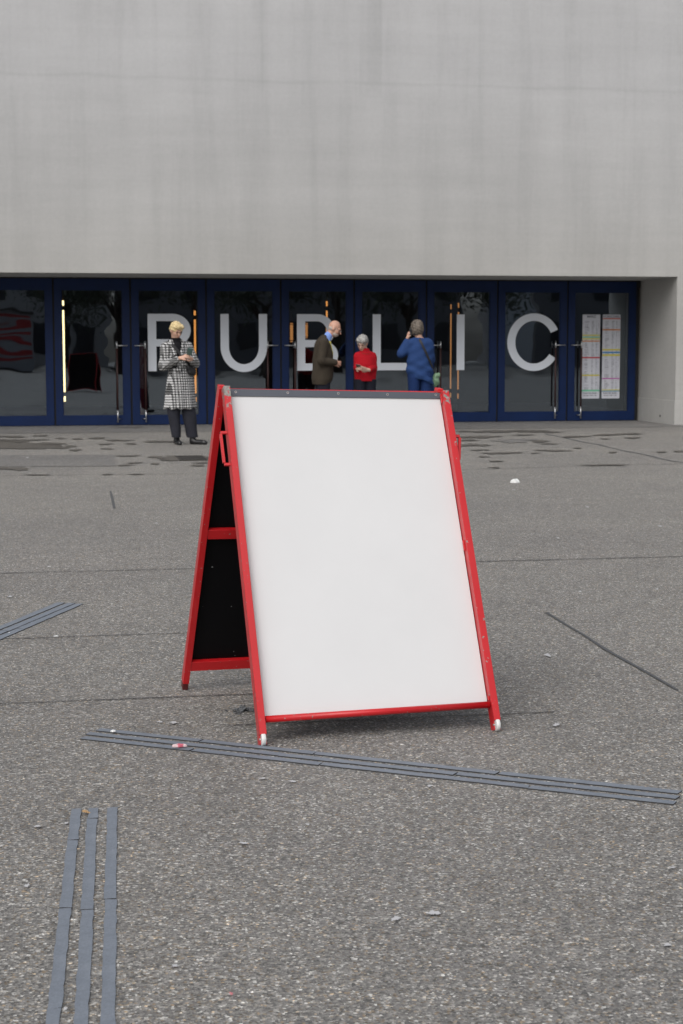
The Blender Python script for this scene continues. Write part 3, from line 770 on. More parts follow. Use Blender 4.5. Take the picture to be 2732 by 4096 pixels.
crumple('candy_wrapper', 718, 2997, .026, .008, .008, [M['pale_pink'], M['pink']], 'torn pink and white sweet wrapper lying on the diagonal guide bars', 'litter', 8, lambda d: math.sin(d.x * 170 + 1) + d.z * 40 > .55)
crumple('paper_scrap', 453, 2937, .009, .006, .005, M['tissue'], 'tiny white paper scrap at the left end of the diagonal bars', 'litter', 2)
crumple('paper_scrap', 224, 2546, .011, .007, .003, M['tissue'], 'small white scrap on the joint near the left edge bars', 'litter', 4)
crumple('paper_scrap', 37, 2534, .005, .005, .004, M['tissue'], 'white speck on the left edge bars', 'litter', 6)
def leaf_obj(px, py, L, label):
    c = gnd(px, py); bm = bmesh.new(); n = 9; pts = []
    up, dn = [], []
    for k in range(n + 1):
        s_ = k / n; w = .38 * L * math.sin(math.pi * s_ ** .8) * (1 + .25 * (-1) ** k); z = .0045 + .004 * math.sin(3 * s_ + 1) 
        up.append(bm.verts.new((c.x + (s_ - .5) * L, c.y + w, z + .004))); dn.append(bm.verts.new((c.x + (s_ - .5) * L, c.y - w, z + .002)))
    for k in range(n):
        bm.faces.new((dn[k], dn[k+1], up[k+1], up[k]))
    r = bmesh.ops.extrude_face_region(bm, geom=list(bm.faces)); bmesh.ops.translate(bm, verts=[v for v in r['geom'] if isinstance(v, bmesh.types.BMVert)], vec=(0, 0, -.0012))
    bmesh.ops.remove_doubles(bm, verts=bm.verts, dist=1e-6)
    tag(bobj('dry_leaf', bm, M['leaf']), label, 'leaf')
leaf_obj(345, 3258, .024, 'small dry orange leaf between the bars in the lower left')
# flattened gum and paint spots
bm = bmesh.new()
for px, py, w, h in ((1583, 3683, 40, 20), (108, 3551, 26, 14), (1170, 3132, 34, 8), (1050, 3120, 30, 7), (1720, 3150, 30, 8), (262, 4045, 20, 12), (640, 2893, 24, 7), (695, 2896, 36, 10), (150, 3312, 30, 9), (975, 3380, 36, 10), (1735, 3660, 50, 24), (2670, 3788, 38, 12), (2690, 3478, 26, 8), (700, 3872, 36, 10), (2190, 2625, 30, 14), (2225, 2905, 30, 14), (2350, 2030, 14, 4), (2640, 2107, 20, 5), (2054, 1962, 14, 3), (196, 2270, 18, 5), (40, 2390, 22, 6), (625, 2095, 14, 4), (2232, 2155, 18, 4), (2628, 2360, 14, 5), (265, 3300, 14, 10), (1230, 3305, 20, 8), (2320, 2370, 18, 5), (110, 1832, 12, 4), (1998, 1725, 12, 4)):
    blob(bm, px, py, w * .8, h * .8, .0062)
tag(bobj('gum_spots', bm, mat('flattened_gum', (.52, .52, .53), .8)), kind='stuff')
bm = bmesh.new(); blob(bm, 925, 3983, 16, 10, .005); tag(bobj('gum_spots', bm, mat('pink_gum', (.6, .2, .22), .7)), kind='stuff')

# slotted gully grate
gc = gnd(764, 1834); bmx = 8; gr = empty('gully_grate', gc, 'small dark slotted drain grate behind the board', 'drain')
box('grate_frame', gc.x - .17, gc.x + .17, gc.y - .42, gc.y + .42, .001, .010, M['cast_iron'], gr)
for k in range(7):
    xx = gc.x - .13 + k * .043; box('slot', xx, xx + .02, gc.y - .36, gc.y + .36, .0102, .0112, M['gap'], gr)

# ------------------------------------------------------------------ people: smooth-union distance fields, polygonised with surface nets
class Field:
    def __init__(self, lo, hi, h):
        self.h = h; self.lo = np.array(lo, float); self.n = np.ceil((np.array(hi) - self.lo) / h).astype(int) + 1
        self.ax = [self.lo[i] + h * np.arange(self.n[i]) for i in range(3)]
        self.D = np.full(self.n, .35, np.float32)
    def sub(self, lo, hi):
        sl = []
        for i in range(3):
            a = int(np.clip(math.floor((lo[i] - self.lo[i]) / self.h), 0, self.n[i])); b = int(np.clip(math.ceil((hi[i] - self.lo[i]) / self.h) + 1, 0, self.n[i]))
            sl.append(slice(a, b))
        X, Y, Z = np.meshgrid(self.ax[0][sl[0]], self.ax[1][sl[1]], self.ax[2][sl[2]], indexing='ij', sparse=True)
        return tuple(sl), X, Y, Z
    def add(self, sl, d, k):
        a = self.D[sl]
        if k > 0:
            h = np.clip(.5 + .5 * (a - d) / k, 0, 1); self.D[sl] = a + (d - a) * h - k * h * (1 - h)
        else: self.D[sl] = np.minimum(a, d)
    def cap(self, p0, p1, r0, r1=None, k=.02):
        r1 = r0 if r1 is None else r1; p0, p1 = np.array(p0, float), np.array(p1, float); pad = max(r0, r1) + .06
        sl, X, Y, Z = self.sub(np.minimum(p0, p1) - pad, np.maximum(p0, p1) + pad)
        b = p1 - p0; bb = float(b @ b) + 1e-9
        t = np.clip(((X - p0[0]) * b[0] + (Y - p0[1]) * b[1] + (Z - p0[2]) * b[2]) / bb, 0, 1)
        d = np.sqrt((X - p0[0] - t * b[0]) ** 2 + (Y - p0[1] - t * b[1]) ** 2 + (Z - p0[2] - t * b[2]) ** 2) - (r0 + (r1 - r0) * t)
        self.add(sl, d, k); return self
    def ell_d(self, X, Y, Z, c, r, R):
        q = [(X - c[0]) * R[0][i] + (Y - c[1]) * R[1][i] + (Z - c[2]) * R[2][i] for i in range(3)]
        k0 = np.sqrt(sum((q[i] / r[i]) ** 2 for i in range(3))); k1 = np.sqrt(sum((q[i] / r[i] ** 2) ** 2 for i in range(3))) + 1e-6
        return k0 * (k0 - 1) / k1
    def ell(self, c, r, R=None, k=.02):
        R = np.eye(3) if R is None else R; pad = max(r) + .06; c = np.array(c, float)
        sl, X, Y, Z = self.sub(c - pad, c + pad); self.add(sl, self.ell_d(X, Y, Z, c, r, R), k); return self
    def cut_ell(self, c, r, R=None):
        R = np.eye(3) if R is None else R; pad = max(r) + .06; c = np.array(c, float)
        sl, X, Y, Z = self.sub(c - pad, c + pad); self.D[sl] = np.maximum(self.D[sl], -self.ell_d(X, Y, Z, c, r, R)); return self
    def loft(self, rows, k=.02):
        rows = sorted(rows); z, cx_, cy_, rx, ry = [np.array(c, float) for c in zip(*rows)]
        lo = [min(cx_ - rx) - .06, min(cy_ - ry) - .06, z[0] - .03]; hi = [max(cx_ + rx) + .06, max(cy_ + ry) + .06, z[-1] + .03]
        sl, X, Y, Z = self.sub(lo, hi); zz = Z.ravel()
        f = lambda a: np.interp(zz, z, a)[None, None, :]
        RX, RY = f(rx), f(ry)
        d = (np.sqrt(((X - f(cx_)) / RX) ** 2 + ((Y - f(cy_)) / RY) ** 2) - 1) * np.minimum(RX, RY)
        d = np.maximum(d, np.maximum(Z - z[-1], z[0] - Z)); self.add(sl, d, k); return self
    def full(self): return np.meshgrid(*self.ax, indexing='ij', sparse=True)
    def cut(self, fn):
        X, Y, Z = self.full(); self.D = np.maximum(self.D, -fn(X, Y, Z).astype(np.float32)); return self
    def warp(self, fn):
        X, Y, Z = self.full(); self.D = self.D + fn(X, Y, Z).astype(np.float32); return self
    def mesh(self, name, mats):
        D = self.D; D[0] = D[-1] = .1; D[:, 0] = D[:, -1] = .1; D[:, :, 0] = D[:, :, -1] = .1
        s_ = D < 0; nx, ny, nz = D.shape
        cnt = np.zeros((nx-1, ny-1, nz-1), np.int8)
        for i in (0, 1):
            for j in (0, 1):
                for k in (0, 1): cnt += s_[i:nx-1+i, j:ny-1+j, k:nz-1+k]
        act = (cnt > 0) & (cnt < 8); ids = np.full(act.shape, -1, np.int64); I = np.argwhere(act); ids[act] = np.arange(len(I))
        P = np.zeros((len(I), 3)); W = np.zeros(len(I))
        cor = [(i, j, k) for i in (0, 1) for j in (0, 1) for k in (0, 1)]
        for a in cor:
            for ax in range(3):
                if a[ax]: continue
                b = list(a); b[ax] = 1
                va = D[I[:, 0]+a[0], I[:, 1]+a[1], I[:, 2]+a[2]]; vb = D[I[:, 0]+b[0], I[:, 1]+b[1], I[:, 2]+b[2]]
                x = (va < 0) != (vb < 0); t = np.where(x, va / np.where(x, va - vb, 1), 0)
                q = np.tile(np.array(a, float), (len(I), 1)); q[:, ax] += t; P += np.where(x[:, None], q, 0); W += x
        P = (I + P / W[:, None]) * self.h + self.lo
        faces = []
        for ax in range(3):
            o1, o2 = (ax + 1) % 3, (ax + 2) % 3
            a = [slice(1, -1)] * 3; b = [slice(1, -1)] * 3; a[ax] = slice(0, -1); b[ax] = slice(1, None)
            ch = s_[tuple(a)] != s_[tuple(b)]; E_ = np.argwhere(ch)
            st = s_[tuple(a)][ch]; off = np.ones(3, int); off[ax] = 0; E_ = E_ + off
            def cell(d1, d2):
                c = E_.copy(); c[:, o1] -= d1; c[:, o2] -= d2; return ids[c[:, 0], c[:, 1], c[:, 2]]
            q = np.stack([cell(1, 1), cell(0, 1), cell(0, 0), cell(1, 0)], 1)
            q = np.where(st[:, None], q, q[:, ::-1]); faces.append(q)
        Fq = np.concatenate(faces); Fq = Fq[(Fq >= 0).all(1)]
        me = bpy.data.meshes.new(name); me.from_pydata(P.tolist(), [], Fq.tolist()); setmats(me, mats)
        me.polygons.foreach_set('use_smooth', np.ones(len(me.polygons), bool)); me.update()
        return me
def basis(fwd, up):
    f = np.array(fwd, float); f /= np.linalg.norm(f); u = np.array(up, float); u -= f * (u @ f); u /= np.linalg.norm(u)
    r = np.cross(f, u); return np.stack([r, f, u], 1)      # columns: right, forward, up
def head(F, c, R, neck, sc=1.0, nose=1.0):
    c = np.array(c, float); P = lambda x, y, z: c + R @ (np.array([x, y, z]) * sc)
    e = lambda p, r: F.ell(P(*p), [q * sc for q in r], R, k=.018)
    e((0, -.012, .028), (.073, .090, .090)); e((0, .035, -.03), (.057, .058, .080)); e((0, .050, -.082), (.038, .040, .030))
    e((.035, .055, -.028), (.024, .026, .03)); e((-.035, .055, -.028), (.024, .026, .03))
    e((0, .075, .022), (.05, .022, .016))
    F.cap(P(0, .088, .004), P(0, .112 * nose, -.030), .008 * sc, .012 * sc, k=.008)
    F.cap(P(-.017, .090, -.062), P(.017, .090, -.062), .006 * sc, k=.006)
    for s_ in (-1, 1):
        e((s_ * .073, -.006, -.012), (.011, .021, .031)); F.cut_ell(P(s_ * .029, .099, .003), [.017 * sc, .014 * sc, .010 * sc], R)
    F.cap(P(0, -.022, -.05), neck, .052 * sc, .056, k=.03)
    return P
def hand(F, w, d, n, curl=.5, sc=1.0, side=1):
    """w wrist, d pointing to the fingers, n out of the back of the hand"""
    w, d, n = [np.array(q, float) for q in (w, d, n)]; d /= np.linalg.norm(d); n -= d * (n @ d); n /= np.linalg.norm(n); s_ = np.cross(d, n) * side
    F.cap(w, w + d * .03 * sc, .024 * sc, .026 * sc, k=.012)
    for q in (-.022, 0, .022): F.cap(w + d * .025 * sc + s_ * q * .7 * sc, w + d * .082 * sc + s_ * q * sc, .014 * sc, .0125 * sc, k=.01)
    for q, L in ((-.030, .060), (-.010, .076), (.011, .082), (.031, .072)):
        b = w + d * .084 * sc + s_ * q * sc; a1 = d * math.cos(curl) - n * math.sin(curl); a2 = d * math.cos(curl * 2.1) - n * math.sin(curl * 2.1)
        m_ = b + a1 * L * .5 * sc; F.cap(b, m_, .0095 * sc, .009 * sc, k=.004); F.cap(m_, m_ + a2 * L * .5 * sc, .009 * sc, .0075 * sc, k=.004)
    b = w + d * .03 * sc + s_ * .026 * sc; m_ = b + (d * .7 + s_ * .6 - n * .3) * .042 * sc
    F.cap(b, m_, .0135 * sc, .011 * sc, k=.008); F.cap(m_, m_ + (d * .9 + s_ * .1 - n * .35) * .034 * sc, .0105 * sc, .0085 * sc, k=.004)
def skin(name, c):
    A = mat(name, c, .5); g = N(A)
    g.l(g.ramp(g.noise(g.coord(), 9, 4), [(0.3, tuple(x * .88 for x in c)), (0.7, tuple(min(1, x * 1.08) for x in c))]), g.b.inputs['Base Color'])
    g.b.inputs['Subsurface Weight'].default_value = .12; g.b.inputs['Subsurface Radius'].default_value = (.012, .005, .003); return A
def cloth(name, c, var=.18, rough=.85, scale=60):
    A = mat(name, c, rough, 0, .25); g = N(A); v = g.coord()
    a = g.ramp(g.noise(v, scale, 4, .7), [(0.3, tuple(x * (1 - var) for x in c)), (0.7, tuple(x * (1 + var) for x in c))])
    b = g.ramp(g.noise(v, 6, 3), [(0.3, G(.9)), (0.7, G(1.08))])
    g.l(g.mix(1.0, a, b, 'MULTIPLY'), g.b.inputs['Base Color']); g.bump(g.noise(g.coord((1, 1, .6)), 14, 3), .35, .012); return A
def hairmat(name, a, b):
    A = mat(name, a, .6); g = N(A)
    g.l(g.ramp(g.noise(g.coord((1, 1, .25)), 60, 4, .7), [(0.32, a), (0.68, b)]), g.b.inputs['Base Color']); g.bump(g.noise(g.coord((1, 1, .3)), 70, 3), .6, .01); return A
def plaid():
    A = mat('black_white_check_wool', G(.4), .9, 0, .2); g = N(A); sep = g.n('SeparateXYZ'); g.l(g.coord(), sep.inputs[0])
    warp = g.math('MULTIPLY', g.math('SUBTRACT', g.noise(g.coord(), 7, 2), .5), .012)
    def st(out, per, duty, ph=0.0):
        s_ = g.math('FRACT', g.math('MULTIPLY', g.math('ADD', g.math('ADD', out, warp), 5 + ph), 1 / per)); return g.math('LESS_THAN', s_, duty)
    xx = g.math('ADD', sep.outputs[0], g.math('MULTIPLY', sep.outputs[1], .8))
    a, b = st(xx, .036, .5), st(sep.outputs[2], .036, .5)
    both = g.math('MULTIPLY', a, b); any_ = g.math('MAXIMUM', a, b)
    fine = st(g.math('ADD', xx, sep.outputs[2]), .011, .5)
    mid_ = g.math('MULTIPLY', g.math('SUBTRACT', any_, both), g.math('MULTIPLY_ADD', fine, .6))
    wide = g.math('MULTIPLY', st(xx, .17, .5), st(sep.outputs[2], .17, .55, .03))
    val = g.math('SUBTRACT', 1.0, g.math('ADD', both, g.math('MULTIPLY', g.math('SUBTRACT', any_, both), .45)))
    base = g.ramp(val, [(0.0, G(.018)), (0.55, G(.16)), (1.0, G(.62))])
    dark = g.ramp(fine, [(0.0, G(.10)), (1.0, G(.42))])
    g.l(g.mix(g.math('MULTIPLY', wide, .4), base, dark), g.b.inputs['Base Color']); return A
M['plaid'] = plaid()
M['skin_a'] = skin('fair_skin', (.56, .34, .25)); M['skin_b'] = skin('ruddy_skin', (.52, .29, .21)); M['skin_c'] = skin('pale_skin', (.54, .36, .28))
M['navy'] = cloth('navy_trousers', (.012, .013, .022)); M['charcoal'] = cloth('charcoal_trousers', (.026, .027, .036))
M['shoe'] = mat('black_leather_shoes', (.010, .010, .011), .35); M['knit_black'] = cloth('black_knit', (.006, .006, .008))
M['tweed'] = cloth('brown_tweed', (.045, .036, .026), .35, .9, 130); M['shirt'] = cloth('blue_shirt', (.22, .34, .72), .08); M['yellow'] = cloth('yellow_knit', (.62, .56, .13), .12)
M['red_knit'] = cloth('red_jumper', (.36, .003, .011), .10); M['blue_linen'] = cloth('blue_linen_tunic', (.018, .048, .15), .16); M['jeans'] = cloth('blue_jeans', (.010, .030, .11), .2)
M['blond'] = hairmat('blond_hair', (.50, .36, .16), (.80, .66, .38)); M['grey_hair'] = hairmat('grey_hair', (.13, .125, .115), (.50, .49, .47)); M['brown_hair'] = hairmat('greying_brown_hair', (.045, .035, .028), (.20, .165, .13)); M['beard'] = hairmat('grey_stubble', (.30, .24, .20), (.5, .44, .40))
M['dark_feat'] = mat('dark_features', (.05, .025, .02), .5); M['lip'] = mat('lips', (.34, .13, .11), .5); M['strap'] = mat('black_strap', (.010, .010, .012), .6)
M['phone'] = mat('phone_case', (.03, .03, .033), .3); M['phone_teal'] = mat('teal_phone_back', (.08, .17, .16), .35); M['green_bag'] = cloth('sage_green_leather', (.17, .27, .17), .12, .5, 20)
def child(name, me, parent): return link(name, me, parent, (0, 0, 0))
def smallmesh(fn, name, mats, parent):
    bm = bmesh.new(); fn(bm); bmesh.ops.recalc_face_normals(bm, faces=bm.faces); me = bpy.data.meshes.new(name); bm.to_mesh(me); bm.free(); setmats(me, mats)
    for p in me.polygons: p.use_smooth = True
    return child(name, me, parent)
def face(P, R, parent, sc=1.0):
    def lump(p, r):
        def fn(bm):
            mm = Matrix.Translation(V3(P(*p))) @ Matrix([list(q) for q in R]).to_4x4() @ Matrix.Diagonal((*[x * sc for x in r], 1)); bmesh.ops.create_uvsphere(bm, u_segments=12, v_segments=8, radius=1, matrix=mm)
        return fn
    for s_ in (-1, 1):
        smallmesh(lump((s_ * .029, .083, .001), (.013, .009, .006)), 'eye', M['dark_feat'], parent)
        smallmesh(lump((s_ * .030, .091, .021), (.017, .005, .0035)), 'eyebrow', M['dark_feat'], parent)
    smallmesh(lump((0, .0925, -.062), (.021, .007, .0055)), 'mouth', M['lip'], parent)
def cap_hair(c, R, sc, mats, parent, front=(.105, -.075), frr=(.080, .085, .108), grow=.016, extra=None, h=.006, vol=(1, 1, 1)):
    c = np.array(c, float); F = Field(c - .2, c + .2, h); P = lambda x, y, z: c + R @ (np.array([x, y, z]) * sc)
    F.ell(P(0, -.012, .028), [(.073 + grow) * sc * vol[0], (.090 + grow) * sc * vol[1], (.090 + grow) * sc * vol[2]], R, k=0)
    if extra: extra(F, P)
    F.cut_ell(P(0, front[0], front[1]), [q * sc for q in frr], R)
    for s_ in (-1, 1): F.cut_ell(P(s_ * .085, .02, -.035), [.035 * sc, .045 * sc, .05 * sc], R)
    F.warp(lambda X, Y, Z: .004 * np.sin(95 * X + 40 * Z) * np.sin(80 * Y) + .0025 * np.sin(140 * Z + 60 * X))
    return child('hair', F.mesh('hair', mats), parent)
def shoe(F, heel, toe, w=.045):
    heel, toe = np.array(heel, float), np.array(toe, float); d = toe - heel; d /= np.linalg.norm(d); h2 = heel + d * .03
    F.cap([h2[0], h2[1], .035], [toe[0] - d[0] * .05, toe[1] - d[1] * .05, .03], w * .85, w * .72, k=.02)
    F.cap([h2[0], h2[1], .06], [h2[0], h2[1], .11], w * .92, w * .9, k=.03)
    F.cap([toe[0] - d[0] * .06, toe[1] - d[1] * .06, .024], [toe[0] - d[0] * .03, toe[1] - d[1] * .03, .022], w * .75, w * .6, k=.02)
def flatshoe(F): F.cut(lambda X, Y, Z: Z - .001 + 0 * X + 0 * Y); return F
def slab(center, fwd, up, sx, sy, sz, name, mats, label, cat, bev=.004):
    R = basis(fwd, up); bm = bmesh.new(); bx(bm, -sx/2, sx/2, -sy/2, sy/2, -sz/2, sz/2)
    bmesh.ops.bevel(bm, geom=list(bm.edges), offset=bev, segments=2, affect='EDGES'); bmesh.ops.recalc_face_normals(bm, faces=bm.faces)
    me = bpy.data.meshes.new(name); bm.to_mesh(me); bm.free(); setmats(me, mats)
    me.transform(Matrix([list(q) for q in R]).to_4x4()); o = link(name, me, None, center); return tag(o, label, cat)
def ribbon(pts, w, th, nrm, name, mats, parent):
    bm = bmesh.new(); rings = []
    for i, p in enumerate(pts):
        p = V3(p); t = (V3(pts[min(i+1, len(pts)-1)]) - V3(pts[max(i-1, 0)])).normalized(); n_ = V3(nrm[i]).normalized(); s_ = t.cross(n_).normalized()
        rings.append([bm.verts.new(p + s_ * (a * w / 2) + n_ * (b * th / 2)) for a, b in ((-1,-1),(1,-1),(1,1),(-1,1))])
    for r0, r1 in zip(rings, rings[1:]):
        for k in range(4): bm.faces.new((r0[k], r0[(k+1) % 4], r1[(k+1) % 4], r1[k]))
    bm.faces.new(rings[0][::-1]); bm.faces.new(rings[-1]); bmesh.ops.recalc_face_normals(bm, faces=bm.faces)
    me = bpy.data.meshes.new(name); bm.to_mesh(me); bm.free(); setmats(me, mats); return child(name, me, parent)
def person(F, mats, loc, label):
    o = link('person', F.mesh('person', mats), None, loc); return tag(o, label, 'person')
def loft_at(rows, z):
    rows = sorted(rows); zz = [r[0] for r in rows]; return [float(np.interp(z, zz, [r[i] for r in rows])) for i in range(1, 5)]
def back_y(rows, x, z, front=True, off=.008):
    cx_, cy_, rx, ry = loft_at(rows, z); q = max(0.0, 1 - ((x - cx_) / rx) ** 2); return cy_ - (ry * math.sqrt(q) + off) * (1 if front else -1)
folds = lambda a, f, ph=0: (lambda X, Y, Z: a * np.sin(f * X + ph + 9 * Z) * np.sin(.55 * f * Z + 11 * X + 2.1 * ph) * np.cos(.4 * f * Y))

# ---- woman in the checked coat
W1 = gnd(738, 1778); W1 = V3((ypl(738, 1700, 22.8).x, 22.8, 0))
R = basis((.38, -.80, -.42), (.12, -.25, .95)); hc = (-.105, -.035, 1.578)
F = Field((-.45, -.42, -.02), (.42, .25, 1.80), .007)
P = head(F, hc, R, (-.10, .0, 1.41), .96)
F.loft([(.86, -.05, 0, .14, .10), (1.05, -.07, 0, .12, .09), (1.30, -.10, 0, .14, .09), (1.40, -.10, 0, .12, .07)], .03)
for a, b, c_ in (((-.12, 0, .88), (-.145, -.01, .48), (-.115, .02, .09)), ((.01, 0, .88), (.06, -.01, .48), (.105, .02, .09))):
    F.cap(a, b, .07, .05); F.cap(b, c_, .05, .026)
F.cap((-.115, .02, .06), (-.10, -.08, .03), .024, .018); F.cap((.105, .02, .06), (.20, -.04, .03), .024, .018)
for a, b, c_ in (((-.265, 0, 1.36), (-.285, -.02, 1.10), (-.075, -.26, 1.195)), ((.065, 0, 1.37), (.15, -.02, 1.13), (.095, -.235, 1.175))):
    F.cap(a, b, .042, .036); F.cap(b, c_, .036, .026)
hand(F, (-.075, -.26, 1.195), (.8, -.35, .30), (-.3, -.5, .8), .45, 1.0, 1)
hand(F, (.095, -.235, 1.175), (-.55, -.55, .45), (.5, -.6, .5), .55, 1.0, -1)
w1 = person(F, M['skin_a'], W1, 'woman in a black and white checked coat looking down at her phone')
face(P, R, w1, .96)
def fringe(F, P): F.ell(P(.02, .060, .075), (.055, .035, .03), R, k=.02); F.ell(P(-.045, .05, .07), (.035, .04, .035), R, k=.02); F.ell(P(0, -.075, -.02), (.06, .03, .05), R, k=.03)
cap_hair(hc, R, .96, M['blond'], w1, extra=fringe, front=(.125, -.048), frr=(.085, .085, .112), grow=.014)
F = Field((-.3, -.2, 1.0), (.15, .16, 1.55), .008)
F.loft([(1.05, -.08, -.01, .13, .10), (1.30, -.10, -.01, .15, .105), (1.38, -.10, -.01, .10, .085), (1.42, -.10, -.012, .066, .066), (1.475, -.102, -.02, .062, .062)], .02)
child('black_top', F.mesh('black_top', M['knit_black']), w1)
coat = [(.50, -.058, -.005, .222, .155), (.80, -.052, -.003, .195, .14), (1.0, -.05, 0, .165, .125), (1.11, -.06, 0, .145, .112), (1.25, -.09, 0, .17, .115), (1.36, -.10, 0, .185, .10), (1.41, -.10, 0, .13, .085), (1.455, -.10, .01, .078, .075)]
F = Field((-.42, -.36, .44), (.30, .22, 1.52), .008)
F.loft(coat, .02)
for a, b, c_ in (((-.255, 0, 1.355), (-.285, -.015, 1.09), (-.09, -.245, 1.188)), ((.055, 0, 1.365), (.15, -.015, 1.125), (.10, -.22, 1.168))):
    F.cap(a, b, .066, .064, k=.04); F.cap(b, c_, .064, .044, k=.03)
# lapels
F.cap((-.175, -.06, 1.42), (-.135, -.112, 1.25), .030, .036, k=.008); F.cap((-.02, -.06, 1.42), (-.04, -.112, 1.25), .030, .036, k=.008)
F.cut(lambda X, Y, Z: np.maximum(np.abs(X + .085) - (Z - 1.15) * .22, Y + .035))
F.cut(lambda X, Y, Z: np.sqrt((X + .10) ** 2 + (Y + .0) ** 2) - .066 + 10 * np.maximum(0, 1.40 - Z))
F.warp(folds(.005, 26)); F.warp(lambda X, Y, Z: -.008 * np.clip((.95 - Z) / .4, 0, 1) * np.cos(8 * np.arctan2(Y, X + .055)))
child('checked_coat', F.mesh('checked_coat', M['plaid']), w1)
F = Field((-.27, -.2, 1.0), (.15, .16, 1.2), .007)
F.loft([(1.085, -.057, 0, .158, .124), (1.135, -.066, 0, .156, .122)], 0); F.ell((-.03, -.125, 1.105), (.03, .02, .03)); F.cap((-.05, -.13, 1.10), (-.11, -.135, 1.03), .016, .02); F.cap((-.03, -.13, 1.10), (-.075, -.14, 1.01), .014, .018)
child('tie_belt', F.mesh('tie_belt', M['plaid']), w1)
F = Field((-.32, -.2, .09), (.28, .2, .92), .008)
F.loft([(.095, -.115, .01, .062, .078), (.40, -.145, .0, .086, .092), (.65, -.135, 0, .10, .10), (.90, -.11, 0, .10, .10)], .0); F.loft([(.09, .108, .01, .078, .082), (.40, .070, .0, .096, .092), (.65, .04, 0, .095, .095), (.90, .0, 0, .10, .10)], .01)
F.warp(folds(.006, 30, 1)); child('trousers', F.mesh('trousers', M['charcoal']), w1)
for hl, to in (((-.115, .035), (-.075, -.20)), ((.085, .02), (.305, -.12))):
    F = Field((min(hl[0], to[0]) - .09, to[1] - .08, -.012), (max(hl[0], to[0]) + .09, hl[1] + .1, .2), .006); shoe(F, (*hl, 0), (*to, 0)); F.cut(lambda X, Y, Z: Z - .002 + 0 * X + 0 * Y)
    child('shoe', F.mesh('shoe', M['shoe']), w1)
slab(W1 + V3((.055, -.335, 1.285)), (.2, .62, .75), (.1, -.75, .65), .074, .009, .15, 'phone', M['phone_teal'], 'phone held up by the woman in the checked coat', 'phone')
bag = empty('shoulder_bag', W1 + V3((.10, -.10, 1.0)), 'black crossbody bag worn over the checked coat', 'bag')
def kid(name, me): o = link(name, me, bag, W1 - bag.location); return o
F = Field((-.02, -.25, .92), (.26, .06, 1.18), .007); F.cap((.055, -.12, 1.06), (.125, -.10, 1.03), .035, .035, k=.01); F.cap((.07, -.12, 1.0), (.13, -.10, .985), .033, .03, k=.03); kid('pouch', F.mesh('pouch', M['strap']))
pts, nr = [], []
for t in np.linspace(0, 1, 14):
    x, z = -.215 + .30 * t, 1.435 - .34 * t; cx_, cy_, rx, ry = loft_at(coat, z); y = back_y(coat, x, z, True, .026 if t > .1 else .012); pts.append((x, min(y, -.035), z)); nr.append(((x - cx_) / rx ** 2, (y - cy_) / ry ** 2, .3))
so = ribbon(pts, .04, .006, nr, 'strap', M['strap'], bag); so.location = W1 - bag.location
# ---- man in the tweed jacket, seen in profile
W2 = V3((ypl(1220 + 370 / 4.612, 1500, 25.5).x, 25.5, 0))
R = basis((.80, -.22, -.42), (.42, -.05, .90)); hc = (.150, -.01, 1.632)
F = Field((-.35, -.40, -.02), (.42, .40, 1.82), .0072)
P = head(F, hc, R, (.02, 0, 1.44), 1.04, 1.06)
F.loft([(.84, -.045, 0, .11, .15), (1.05, -.03, 0, .12, .15), (1.30, -.03, 0, .10, .17), (1.42, -.02, 0, .08, .15)], .03)
for s_ in (-1, 1):
    F.cap((-.04, s_ * .09, .88), (-.03, s_ * .10, .48), .075, .052); F.cap((-.03, s_ * .10, .48), (-.05, s_ * .10, .08), .052, .026); F.cap((-.05, s_ * .10, .05), (.08, s_ * .118, .032), .022, .016)
    F.cap((-.06, s_ * .19, 1.40), (-.085, s_ * .25, 1.13), .045, .038); F.cap((-.085, s_ * .25, 1.13), (.13, s_ * .20, 1.105), .038, .027)
hand(F, (.13, -.20, 1.105), (.85, .30, -.15), (.2, -.95, .1), .75, 1.0, 1); hand(F, (.13, .20, 1.105), (.9, -.3, 0), (.2, .95, .1), .7, 1.0, -1)
w2 = person(F, M['skin_b'], W2, 'bald man in a brown tweed jacket standing in profile')
face(P, R, w2, 1.04)
c = np.array(hc); F = Field(c - .2, c + .2, .006)
F.ell(P(0, .040, -.066), (.058, .060, .050), R, k=.01); F.ell(P(0, -.02, -.015), (.079, .080, .05), R, k=.02); F.cut_ell(P(0, .12, -.005), (.09, .085, .055), R); F.cut_ell(P(0, -.02, .055), (.10, .12, .055), R)
for s_ in (-1, 1): F.cut_ell(P(s_ * .085, .0, -.012), (.03, .03, .036), R)
child('beard', F.mesh('beard', M['beard']), w2)
def specs(bm):
    for s_ in (-1, 1):
        ring = [V3(P(s_ * .031 + .020 * math.cos(a), .105, .002 + .015 * math.sin(a))) for a in np.linspace(0, 2 * math.pi, 13)]; tube(bm, ring, .0018, 5)
        tube(bm, [V3(P(s_ * .052, .103, .006)), V3(P(s_ * .080, .0, .004))], .0018, 5)
    tube(bm, [V3(P(-.011, .106, .003)), V3(P(.011, .106, .003))], .0018, 5)
smallmesh(specs, 'glasses', M['steel'], w2)
jak = [(.757, -.065, 0, .135, .20), (.84, -.045, 0, .165, .215), (1.08, -.03, 0, .162, .21), (1.25, -.028, 0, .152, .215), (1.38, -.035, 0, .125, .21), (1.44, -.035, 0, .105, .17), (1.49, -.01, 0, .085, .10), (1.535, .02, 0, .062, .07)]
F = Field((-.36, -.40, .70), (.34, .40, 1.60), .008); F.loft(jak, .02)
for s_ in (-1, 1): F.cap((-.055, s_ * .185, 1.40), (-.10, s_ * .25, 1.13), .072, .066, k=.04); F.cap((-.10, s_ * .25, 1.13), (.12, s_ * .205, 1.105), .064, .048, k=.025)
